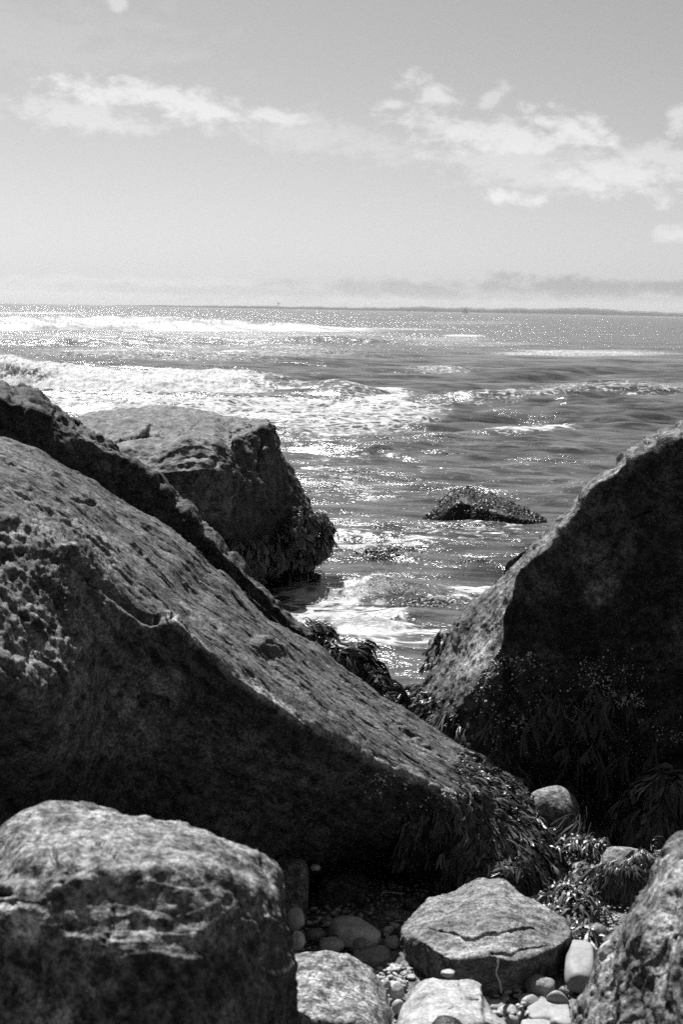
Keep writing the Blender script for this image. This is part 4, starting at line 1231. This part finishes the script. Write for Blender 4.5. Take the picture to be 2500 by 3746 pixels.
# ------------------------------------------------------------------ seaweed
def make_weed(name, obj_PN, n0, sel, length, width, label, mat=M_weed, seed=0, droop=1.0, lift=0.012, branch=3, spread=0.2, noise=0.22, direction=None, segs=4, cat='seaweed', per=3, clump=True):
    """rockweed: forked fronds rooted on the rock, lying down over it and hanging under their own weight"""
    P, N, ob = obj_PN
    r = np.random.default_rng(seed)
    px, py = project(P)
    wsel = sel(P, N, px, py).astype(float)
    if wsel.sum() <= 0: return None
    if clump:
        wsel = wsel * (0.12 + sstep(fbm(P, 9.0 if width < 0.016 else 4.0, 2, 0.5, seed + 60), -0.3, 0.5))
    n = max(n0 // per, 4)
    pick = r.choice(len(P), n, p=wsel / wsel.sum())
    bv = BVHTree.FromPolygons([tuple(v) for v in bvh_src[ob.name][0]], [tuple(f) for f in bvh_src[ob.name][1]])
    loc0 = np.array(ob.location)
    unit = lambda a: a / (np.linalg.norm(a, axis=-1, keepdims=True) + 1e-9)
    L = length * r.uniform(0.5, 1.35, (n, 1))
    g = np.array([0, 0, -1.0]) if direction is None else np.asarray(direction, float)
    up = lift * r.uniform(0.15, 2.4, (n, 1))
    p = P[pick] + r.normal(0, 0.006, (n, 3))
    nl = N[pick].copy()
    p = p + nl * up * 0.4
    d = unit(g - nl * (nl @ g)[:, None] + r.normal(0, noise, (n, 3)) + nl * 0.25)
    path, nls = [p], [nl]
    for s_ in range(segs):
        q = p + d * L / segs
        C = np.zeros((n, 3)); NN = np.zeros((n, 3))
        for a in range(n):
            lc, nn, _, _ = bv.find_nearest(Vector(q[a] - loc0))
            C[a] = lc; NN[a] = nn
        C += loc0
        sd = ((q - C) * NN).sum(1, keepdims=True)
        hit = sd < up
        q = np.where(hit, C + NN * up, q)
        nl = unit(np.where(hit, NN, nl * 0.7 + NN * 0.3))
        d = unit((q - p) * 0.6 / (np.linalg.norm(q - p, axis=1, keepdims=True) + 1e-9) + g * 0.5 * droop + r.normal(0, 0.10, (n, 3)))
        p = q
        path.append(p); nls.append(nl)
    path = np.stack(path, 1); nls = np.stack(nls, 1)          # n, S, 3
    S_ = path.shape[1]
    T = np.linspace(0, 1, S_)[None, :, None]
    side0 = unit(np.cross(np.gradient(path, axis=1), nls))
    VV, FF, RN = [], [], []
    base = 0
    for fr in range(per):
        rr = lambda sc: r.normal(0, sc, (n, 1, 1))
        wd = width * r.uniform(0.6, 1.3, (n, 1, 1))
        tw = rr(0.6)
        p3 = path[:, :1] + (path - path[:, :1]) * r.uniform(0.6, 1.12, (n, 1, 1)) + side0 * rr(0.2) * L[:, None] * (0.4 + 0.6 * T) + nls * r.uniform(0, 2.2, (n, 1, 1)) * wd
        p3 = p3 + side0 * rr(0.09) * L[:, None] * np.sin(T * 5 + r.uniform(0, 6, (n, 1, 1)))
        rn = r.random(n)
        for b_ in range(branch):
            k0 = 0 if b_ == 0 else S_ // 2 - 1
            tt = np.linspace(0, 1, S_ - k0)[None, :, None]
            off = (b_ - (branch - 1) / 2) * spread * L[:, None] * r.uniform(0.5, 1.3, (n, 1, 1))
            pts = p3[:, k0:] + side0[:, k0:] * off * tt ** 1.5 + nls[:, k0:] * rr(0.5) * wd * tt
            sd = unit(side0[:, k0:] + nls[:, k0:] * (tw + rr(.35)))
            prof = (0.28 + 0.72 * sstep(T[:, k0:], 0.25, 0.7)) * wd * 0.5
            prof = prof * np.where(tt > 0.99, 0.55, 1.0)
            m = S_ - k0
            V = np.concatenate([pts - sd * prof, pts + sd * prof], 1)
            a = np.arange(m - 1)
            F = np.stack([a, a + 1, a + 1 + m, a + m], 1)[None] + (2 * m * np.arange(n))[:, None, None] + base
            VV.append(V.reshape(-1, 3)); FF.append(F.reshape(-1, 4)); RN.append(np.repeat(rn, 2 * m))
            base += 2 * m * n
    o = mesh_obj(name, np.concatenate(VV), np.concatenate(FF), mat, {'rnd': np.concatenate(RN)})
    tag(o, label, cat, kind='stuff')
    return o


bvh_src = {}


def coarse(ob, P, M, N, su, sv):
    G = P.reshape(M, N, 3)[::su, ::sv]
    F = grid_faces(G.shape[0], G.shape[1], True)
    V = G.reshape(-1, 3)
    a, b, c = V[F[:, 0]], V[F[:, 1]], V[F[:, 2]]
    if (np.cross(b - a, c - a) * (a - V.mean(0))).sum(1).mean() < 0: F = F[:, ::-1]
    bvh_src[ob.name] = (V, F)


coarse(slab, PS, 700, 440, 6, 5)
coarse(back_rock, PB, 560, 200, 5, 4)
coarse(block, PC, 460, 340, 5, 5)
coarse(right, PE, 560, 400, 6, 5)
coarse(lone, PD, 200, 120, 2, 2)


def stone_src(ob):
    V = np.array([v.co[:] for v in ob.data.vertices])
    F = np.array([p.vertices[:] for p in ob.data.polygons])
    N = np.array([v.normal[:] for v in ob.data.vertices])
    bvh_src[ob.name] = (V, F)
    return V + np.array(ob.location), N, ob


vis = lambda P, N: ((N * (np.array([0, 0, CAM_H]) - P)).sum(1) > -0.15 * np.linalg.norm(P, axis=1)).astype(float)
# slab foot: thick mane
make_weed('seaweed', (PS, nS, slab), 11000, lambda P, N, px, py: vis(P, N) * (N[:, 2] > -0.2) * sstep(px + 0.15 * (py - 2850), 1620, 1740) * (px < 2120) * (0.25 + (N[:, 2] > 0.2)) * sstep(py - (2690 + (px - 1640) * 0.80), 10, 40),
          0.085, 0.0095, 'thick mane of wet rockweed spilling over the foot of the slab', seed=1, lift=0.016, clump=False, per=2)
make_weed('seaweed', (PS, nS, slab), 6500, lambda P, N, px, py: vis(P, N) * (N[:, 2] < 0.35) * sstep(px, 1640, 1740) * (px < 2110) * sstep(py - 2930 - 0.35 * (px - 1640), 0, 60),
          0.14, 0.008, 'long rockweed hanging in a curtain from the shaded foot of the slab', seed=2, lift=0.04)
make_weed('seaweed', (PS, nS, slab), 500, lambda P, N, px, py: vis(P, N) * (N[:, 2] < 0.2) * (np.abs(px - 1560) < 70) * (np.abs(py - 3060) < 110),
          0.13, 0.011, 'dark rockweed tuft hanging on the shaded front of the slab', seed=3, mat=M_weed_dark)
# water side edge of the back rock
make_weed('seaweed', (PB, nB, back_rock), 3000, lambda P, N, px, py: (N[:, 2] > -0.3) * sstep(px, 1070, 1230) * (py < 2600) * (fbm(P, 2.5, 2, .5, 5) > -0.15 - 0.4 * sstep(px, 1150, 1300)),
          0.13, 0.014, 'rockweed fringe along the rim of the rough dark boulder above the water', seed=4, mat=M_weed_dark)
# block
make_weed('seaweed', (PC, nC, block), 3600, lambda P, N, px, py: vis(P, N) * (N[:, 2] < 0.6) * sstep(py - 1935 + (px - 1100) * 0.06, 0, 90) * (px > 600) * (px < 1150) * (py < 2075 - 0.27 * (px - 900)) * (fbm(P, 2.2, 2, .5, 8) > -0.35),
          0.12, 0.017, 'skirt of dark rockweed hanging round the foot of the flat topped block', seed=5, mat=M_weed_dark, lift=0.03)
make_weed('seaweed', (PC, nC, block), 2200, lambda P, N, px, py: vis(P, N) * np.maximum(blob(px, py, 1105, 1935, 85, 50, 0), blob(px, py, 1140, 1945, 30, 55, 0)),
          0.11, 0.017, 'tuft of glistening rockweed on the right hand corner of the flat topped block', seed=6, lift=0.05)
# lone rock
make_weed('seaweed', (PD, nD, lone), 3600, lambda P, N, px, py: vis(P, N) * (P[:, 2] > -0.05), 0.04, 0.011,
          'short bushy rockweed covering the lone rock in the water', seed=7, lift=0.014, noise=0.5, mat=M_weed_dark)
# right boulder
make_weed('seaweed', (PE, nE, right), 2000, lambda P, N, px, py: vis(P, N) * np.maximum.reduce([blob(px, py, 1590, 2590, 110, 60, 25), blob(px, py, 1510, 2580, 45, 50, 0), 0.7 * blob(px, py, 1610, 2330, 28, 110, 20)]),
          0.11, 0.014, 'rockweed tufts lit by the sun on the left foot of the towering right boulder', seed=8, lift=0.03)
make_weed('seaweed', (PE, nE, right), 5000, lambda P, N, px, py: vis(P, N) * (N[:, 1] < 0.3) * sstep(py - 2700 + (px - 1650) * -0.15, 0, 160) * (px < 2560) * (fbm(P, 2.4, 3, .6, 18) > -0.3),
          0.14, 0.014, 'dark curtains of rockweed low on the shaded face of the towering right boulder', seed=9, mat=M_weed_dark, lift=0.03)
make_weed('seaweed', (PE, nE, right), 120, lambda P, N, px, py: vis(P, N) * (N[:, 1] < 0.0) * blob(px, py, 2150, 2650, 330, 160, 0), 0.18, 0.015,
          'scattered single rockweed fronds on the barnacled face of the right boulder', seed=19, mat=M_weed_dark, lift=0.02)
hump = placed['long humped grey rock draped with seaweed on its near side']
flat = placed['bright flat rock beside the seaweed heap']
shade = placed['dark shaded rock at the right edge hung with seaweed']
roundr = placed['round topped rock between the slab foot and the right boulder']
make_weed('seaweed', stone_src(hump), 5400, lambda P, N, px, py: vis(P, N) * (N[:, 1] < 0.5) * (N[:, 2] > -0.4) * sstep(py + (px - 2200) * 0.30, 3165, 3215), 0.085, 0.007,
          'tangled heap of shining rockweed over the near side of the humped rock', seed=10, lift=0.03, noise=0.6)
make_weed('seaweed', stone_src(flat), 1600, lambda P, N, px, py: vis(P, N) * (N[:, 2] > -0.4) * sstep(py, 3180, 3230), 0.13, 0.011,
          'rockweed trailing from the bright flat rock down to the central rock', seed=11, lift=0.03, direction=(-0.2, -0.5, -0.6))
make_weed('seaweed', stone_src(shade), 2000, lambda P, N, px, py: vis(P, N) * (px > 2330), 0.13, 0.014,
          'shaded rockweed hanging over the rock at the right edge', seed=12, mat=M_weed_dark, lift=0.03)
make_weed('seaweed', stone_src(roundr), 160, lambda P, N, px, py: vis(P, N) * sstep(px, 2060, 2110) * (py > 2960), 0.28, 0.007,
          'thin stringy weed on the right side of the round topped rock', seed=13, lift=0.02, branch=2, spread=.2, direction=(-0.5, -0.4, -0.6))


def ground_weed(cx, cy, rx, ry, n, z, L, wd, label, seed, mat=M_weed, name='seaweed', h=0.05, aim=None):
    r = np.random.default_rng(seed)
    VV, FF, RN = [], [], []
    base = 0
    for _ in range(n):
        ux, uy = r.normal(0, 0.42, 2)
        q = min(math.hypot(ux, uy), 1)
        p0 = WZ(cx + rx * ux + 25 * math.sin(uy * 5), cy + ry * uy, z)
        p0[2] = z + r.random() * h * (1 - q * 0.7)
        th = r.uniform(0, 6.28) if aim is None else aim + r.normal(0, 0.5)
        d = np.array([math.cos(th), math.sin(th), r.normal(0.05, 0.2)])
        l = L * r.uniform(.5, 1.4)
        s = np.array([-d[1], d[0], r.normal(0, 0.4)])
        s /= np.linalg.norm(s)
        tt = np.linspace(0, 1, 5)[:, None]
        pts = p0 + d * l * tt + s * (r.normal(0, .25) * l) * tt ** 2 + np.array([0, 0, 1]) * (h * 0.4 * np.sin(tt * 3.1) - tt * h * 0.5)
        pr = wd * r.uniform(.6, 1.3) * 0.5 * (0.4 + 0.6 * np.sin(np.clip(tt, .05, .93) * 2.4))
        V = np.concatenate([pts - s * pr, pts + s * pr])
        a_ = np.arange(4)
        FF.append(np.stack([a_, a_ + 1, a_ + 6, a_ + 5], 1) + base)
        VV.append(V); RN.append(np.full(10, r.random())); base += 10
    return tag(mesh_obj(name, np.concatenate(VV), np.concatenate(FF), mat, {'rnd': np.concatenate(RN)}), label, 'seaweed', kind='stuff')


ground_weed(1410, 2026, 95, 16, 420, 0.01, 0.07, 0.012, 'floating dark weed clump in the water left of the lone rock', 31, M_weed_dark, h=0.07)
ground_weed(1730, 2052, 70, 9, 90, 0.0, 0.06, 0.010, 'thin weed drifting just left of the right boulder', 32, M_weed_dark, h=0.05)
ground_weed(1600, 2215, 170, 40, 650, 0.0, 0.07, 0.010, 'glistening weed raft awash beside the right boulder ridge', 33, M_weed_dark, h=0.04, aim=0.1)
ground_weed(1110, 2110, 50, 14, 400, 0.02, 0.08, 0.012, 'dark weed heap awash under the corner of the flat topped block', 34, M_weed_dark, h=0.07)
ground_weed(1040, 2105, 45, 24, 400, 0.05, 0.09, 0.014, 'rockweed hanging into the foam below the block', 38, M_weed_dark, h=0.14)
ground_weed(2090, 3330, 90, 60, 1100, 0.2, 0.07, 0.009, 'shiny loose rockweed lying right of the central rock', 35, M_weed, h=0.10)
ground_weed(2130, 3105, 90, 18, 220, 0.25, 0.06, 0.008, 'tangled weed strip along the back of the bright flat rock', 36, M_weed, h=0.06)
ground_weed(2130, 3420, 40, 26, 110, 0.22, 0.09, 0.010, 'scraps of weed above the flat slab stone', 37, M_weed, h=0.05)

# barnacles on the lower face of the right boulder
def barnacles(PN, n, sel, size, label, seed, parent):
    P, N = PN
    r = np.random.default_rng(seed)
    px, py = project(P)
    wgt = sel(P, N, px, py)
    pick = r.choice(len(P), n, p=wgt / wgt.sum())
    k = 6
    VV, FF = [], []
    up = np.array([0.1, 0.2, 1.0])
    for q, i in enumerate(pick):
        nn = N[i]
        a = np.cross(nn, up); a /= np.linalg.norm(a)
        b = np.cross(nn, a)
        s = size * (0.45 + 1.2 * r.random() ** 2.2)
        c = P[i] + nn * 0.001
        ang = np.arange(k) / k * 6.283
        ring = lambda rad, h: c + np.outer(np.cos(ang), a) * rad + np.outer(np.sin(ang), b) * rad + nn * h
        V = np.concatenate([ring(s, -0.002), ring(s * 0.55, s * 0.9), [c + nn * s * 0.7]])
        j = np.arange(k); j2 = (j + 1) % k
        base = q * (2 * k + 1)
        FF.append(np.concatenate([np.stack([j, j2, j2 + k], 1), np.stack([j, j2 + k, j + k], 1), np.stack([j + k, j2 + k, np.full(k, 2 * k)], 1)]) + base)
        VV.append(V)
    o = mesh_obj('barnacles', np.concatenate(VV), np.concatenate(FF), M_barn, parent=parent, smooth=False)
    o['kind'] = 'stuff'
    o['label'] = label
    return o


M_barn = plain_mat('barnacle_shell', 0.62, 0.3, 0.6, 40)
clump = lambda P, s: np.clip(fbm(P, 5.5, 4, .65, s) + 0.12, 0.0, 1) ** 2 + 0.008
barnacles((PE, nE), 1300, lambda P, N, px, py: clump(P, 71) * (N[:, 1] < 0) * np.maximum(blob(px, py, 2080, 2600, 380, 170, 10), 0.7 * blob(px, py, 2330, 2620, 260, 200, 0)) * (px < 2560), 0.0036,
          'small pale barnacles scattered over the shaded face', 41, right)
barnacles((PS, nS), 260, lambda P, N, px, py: clump(P, 72) * (N[:, 2] < 0.4) * blob(px, py, 1560, 2930, 260, 90, 15), 0.004, 'small barnacles low on the front of the slab', 42, slab)

# kelp stalk hanging from the central rock
def ribbon(name, pts, wd, label, mat, th=0.006, cat='seaweed', seed=0):
    pts = np.array(pts); t_ = np.linspace(0, len(pts) - 1, 40)
    C = cat_rom(pts, t_)
    r = np.random.default_rng(seed)
    k = 8
    tg = np.gradient(C, axis=0); tg /= np.linalg.norm(tg, axis=1, keepdims=True)
    s = np.cross(tg, [0, 1.0, 0.1]); s /= np.linalg.norm(s, axis=1, keepdims=True)
    u = np.cross(s, tg)
    wv = wd * (0.7 + 0.5 * fbm(C, 25, 2, .5, seed)) * (1 - 0.4 * np.linspace(0, 1, 40))
    ang = np.arange(k) / k * 6.283
    tw = np.linspace(0, 4, 40)
    V = C[:, None] + s[:, None] * (np.cos(ang)[None, :, None] * wv[:, None, None]) + u[:, None] * (np.sin(ang + 0)[None, :, None] * (th + 0 * wv[:, None, None]))
    return tag(mesh_obj(name, V.reshape(-1, 3), grid_faces(40, k, True), mat, {'rnd': np.full(40 * k, 0.5)}), label, cat)


ribbon('kelp_stalk', [W(1822, 3500, 4.74), W(1826, 3530, 4.70), W(1818, 3560, 4.66), W(1832, 3600, 4.60), W(1838, 3640, 4.52)], 0.012,
       'dark crinkled kelp stalk hanging down the front of the central rock', M_kelp, 0.007, seed=3)
ribbon('kelp_stalk', [W(1910, 3690, 4.42), W(1915, 3705, 4.38), W(1900, 3740, 4.3), W(1890, 3790, 4.2)], 0.011,
       'dark kelp stalk lying between the pale cobbles at the bottom edge', M_kelp, 0.007, seed=4)
ribbon('twig', [W(1400, 3268, 5.55), W(1420, 3264, 5.55), W(1450, 3266, 5.55), W(1480, 3270, 5.55)], 0.003, 'thin pale twig lying in the dark under the slab', M_stone_m, 0.003, 'twig', 5)

# ------------------------------------------------------------------ pebbles
protos = []
for k in range(8):
    P, F = stone_shape(3, 50 + k, 0.5 if k % 2 else 0.15, 9, 0.14, 0.03)
    P = P / np.abs(P).max(0) * [1, 0.72 + 0.06 * (k % 4), 0.42 + 0.07 * (k % 3)]
    me_o = mesh_obj('pebble', P * 0.02, F, [M_stone_m, M_stone_l, M_stone_d, M_stone_m][k % 4])
    me_o.location = (0, 0, -5)
    protos.append(me_o)
zones = [((1440, 3570, 70, 50), 80, 0.014, 'small pebbles heaped left of the bright pale rock', 'pebbles left of the bright pale rock'),
         ((1910, 3660, 130, 60), 90, 0.013, 'small pebbles in the gap below the central rock', 'pebbles below the central rock'),
         ((1455, 3390, 60, 60), 40, 0.013, 'shaded pebbles left of the central rock', 'shaded pebbles left of the central rock'),
         ((1250, 3330, 130, 90), 40, 0.016, 'shaded pebbles among the cobbles under the slab', 'shaded pebbles under the slab')]
rp = np.random.default_rng(21)
first = [True] * 8
for (cx, cy, rx, ry), n, sz, lb, gp in zones:
    for q in range(n):
        k = int(rp.integers(8))
        a, s = rp.uniform(0, 6.28), math.sqrt(rp.random())
        c = WZ(cx + rx * s * math.cos(a), cy + ry * s * math.sin(a), 0.22)
        zz = float(ground(c[0], c[1])) + 0.015 + rp.random() * 0.03 * (1 - s)
        if first[k]:
            o = protos[k]; first[k] = False
        else:
            o = protos[k].copy(); scene.collection.objects.link(o)
        o.location = (c[0], c[1], zz)
        o.rotation_euler = (rp.normal(0, .3), rp.normal(0, .3), rp.uniform(0, 6.28))
        f = sz / 0.02 * rp.uniform(0.45, 1.25)
        o.scale = (f, f, f)
        tag(o, lb, 'pebble', gp)

# gravel
n = 5200
D0, F0 = ICO[1]
D0 = D0 * [1, .8, .5]
gx = rp.uniform(-0.4, 1.25, n); gy = rp.uniform(4.05, 6.9, n)
gz = ground(gx, gy) + 0.004 + 0.03 * np.array([0.0] * n)
gs = 0.004 + 0.011 * rp.random(n) ** 2.5
V = D0[None] * (1 + 0.15 * rp.normal(0, 1, (n, len(D0), 1))) * gs[:, None, None]
th = rp.uniform(0, 6.28, n)
cs, sn = np.cos(th)[:, None], np.sin(th)[:, None]
V = np.stack([V[..., 0] * cs - V[..., 1] * sn, V[..., 0] * sn + V[..., 1] * cs, V[..., 2]], -1) + np.stack([gx, gy, gz], 1)[:, None]
F = (F0[None] + len(D0) * np.arange(n)[:, None, None]).reshape(-1, 3)
tag(mesh_obj('gravel', V.reshape(-1, 3), F, M_stone_m), 'fine wet gravel filling the gaps between the stones', 'gravel', kind='stuff')

# ------------------------------------------------------------------ far shore
HY = 5400.0
M_land, t = new_mat('wooded_shore')
pos = t.n('ShaderNodeNewGeometry').outputs['Position']
n1 = t.noise(t.vmul(pos, (1, .3, 3)), 0.03, 5, .65)
v = t.rng(n1, .3, .7, 0.015, 0.045)
spz = t.n('ShaderNodeSeparateXYZ', ins={0: pos})
sand = t.m('MULTIPLY', t.rng(spz.outputs[2], 3.0, 1.5), t.rng(t.noise(t.vmul(pos, (1, 0, 0)), 0.004, 3), .48, .56))
v = t.m('ADD', v, t.m('MULTIPLY', sand, 0.35))
p = t.n('ShaderNodeBsdfPrincipled', ins={'Base Color': t.n('ShaderNodeCombineColor', ins={0: v, 1: v, 2: v}).outputs[0], 'Roughness': .9})
t.n('ShaderNodeOutputMaterial', ins={0: p.outputs[0]})
kx = [-800, 200, 450, 560, 700, 880, 1000, 1100, 1250, 1400, 1520, 1650, 1800, 1900, 2000, 2120, 2200, 2350, 2500, 3000, 4200, 6000]
kh = [0, 0, 2, 4, 6, 8, 9, 9, 9, 11, 16, 14, 14, 17, 18, 22, 18, 15, 12, 16, 20, 12]
nx = 1600
fx = np.linspace(100, 5200, nx)
hp = np.interp(fx, kx, kh) * HY / FPX * 1.2
dirx = (fx - 1250) / FPX
lx = dirx * HY
prof = np.array([[0, -1.5], [0, 0.5], [15, 0.93], [160, 1.0], [400, 0.7], [700, -1]])
G = np.zeros((nx, len(prof), 3))
lump = fbm(np.stack([lx * 0.02, 0 * lx, 0 * lx], 1), 1, 4, .6, 3)
tree = fbm(np.stack([lx * 0.12, 0 * lx, 0 * lx], 1), 1, 3, .6, 5)
for j, (dy, hz) in enumerate(prof):
    G[:, j, 0] = lx * (HY + dy) / HY
    G[:, j, 1] = HY + dy
    G[:, j, 2] = np.where(hz > 0, hp * hz * (1 + .18 * lump) + (2.0 * tree + 1.2 * lump) * (hp > 1.0) * (hz > .5), hz)
tag(mesh_obj('headland', G.reshape(-1, 3), grid_faces(nx, len(prof)), M_land), 'low wooded shore fading in haze along the right of the horizon', kind='structure')

# sailboat, far off
M_sail = plain_mat('pale_sail', 0.6, 0.05, 0.8, 1)
M_hull = plain_mat('dark_hull', 0.05, 0.05, 0.6, 1)
def sailboat(px, D, h, label):
    b = W(px, horizon_y(px), D)
    root = bpy.data.objects.new('sailboat', None)
    scene.collection.objects.link(root)
    root.location = (b[0], D, 0.0)
    tag(root, label, 'sailboat')
    L = h * 0.8
    sec = []
    for u in np.linspace(-1, 1, 12):
        wv = 0.14 * L * (1 - abs(u) ** 2.5) + 0.02
        sec.append([[u * L / 2, -wv, 0.10 * L + 0.03 * L * u * u], [u * L * 0.46, -wv * .6, -0.03 * L], [u * L * 0.46, wv * .6, -0.03 * L], [u * L / 2, wv, 0.10 * L + 0.03 * L * u * u]])
    G = np.array(sec)
    mesh_obj('hull', G.reshape(-1, 3), [grid_faces(12, 4, True), np.array([[0, 1, 2, 3], [47, 46, 45, 44]])], M_hull, parent=root)
    k = 6; ang = np.arange(k) / k * 6.283
    rr = 0.012 * h
    ring = lambda z, r: np.stack([np.cos(ang) * r, np.sin(ang) * r, np.full(k, z)], 1)
    mesh_obj('mast', np.concatenate([ring(0.05 * h, rr), ring(h, rr * .5)]), grid_faces(2, k, True), M_hull, parent=root)
    V = np.array([[-.02, .05, .16], [-.34, .08, .17], [-.02, .05, .93], [-.02, .09, .16], [-.34, .12, .17], [-.02, .09, .93]]) * h
    mesh_obj('sail', V, np.array([[0, 1, 2], [5, 4, 3]]), M_sail, parent=root, smooth=False)
    V = np.array([[.04, .05, .14], [.36, .05, .14], [.03, .05, .75], [.04, .09, .14], [.36, .09, .14], [.03, .09, .75]]) * h
    mesh_obj('jib', V, np.array([[0, 1, 2], [5, 4, 3]]), M_sail, parent=root, smooth=False)
    return root


sailboat(1705, 2600, 12.5, 'tiny sailboat on the horizon in front of the wooded shore')
sailboat(1592, 3600, 11, 'faint thin sailboat left of the other one on the horizon')

# water tower on the far shore
root = bpy.data.objects.new('water_tower', None)
scene.collection.objects.link(root)
b = W(1019, horizon_y(1019), HY + 100)
root.location = (b[0], HY + 100, 6)
tag(root, 'water tower standing above the far shore left of centre', 'water tower')
k = 16; ang = np.arange(k) / k * 6.283
def lathe(prof):
    return np.array([[[math.cos(a) * r, math.sin(a) * r, z] for a in ang] for r, z in prof])
G = lathe([(1.6, 0), (1.3, 6), (1.3, 12)]); mesh_obj('column', G.reshape(-1, 3), grid_faces(3, k, True), M_stone_m, parent=root)
G = lathe([(1.3, 11.5), (5.0, 14), (6, 16), (5.0, 18.2), (.1, 19)]); mesh_obj('tank', G.reshape(-1, 3), grid_faces(5, k, True), M_stone_m, parent=root)

# ------------------------------------------------------------------ haze
M_haze, t = new_mat('sea_haze')
vol = t.n('ShaderNodeVolumePrincipled', ins={'Color': (0.95, 0.95, 0.95, 1), 'Density': 0.00006, 'Anisotropy': 0.3})
t.n('ShaderNodeOutputMaterial', ins={1: vol.outputs[0]})
x0, x1, y0, y1, z0, z1 = -12000, 12000, -60, 7600, -4.0, 60.0
V = np.array([[x, y, z] for x in (x0, x1) for y in (y0, y1) for z in (z0, z1)])
F = np.array([[0, 1, 3, 2], [4, 6, 7, 5], [0, 4, 5, 1], [2, 3, 7, 6], [0, 2, 6, 4], [1, 5, 7, 3]])
tag(mesh_obj('haze', V, F, M_haze, smooth=False), 'thin pale sea haze over the water', 'haze', kind='stuff')
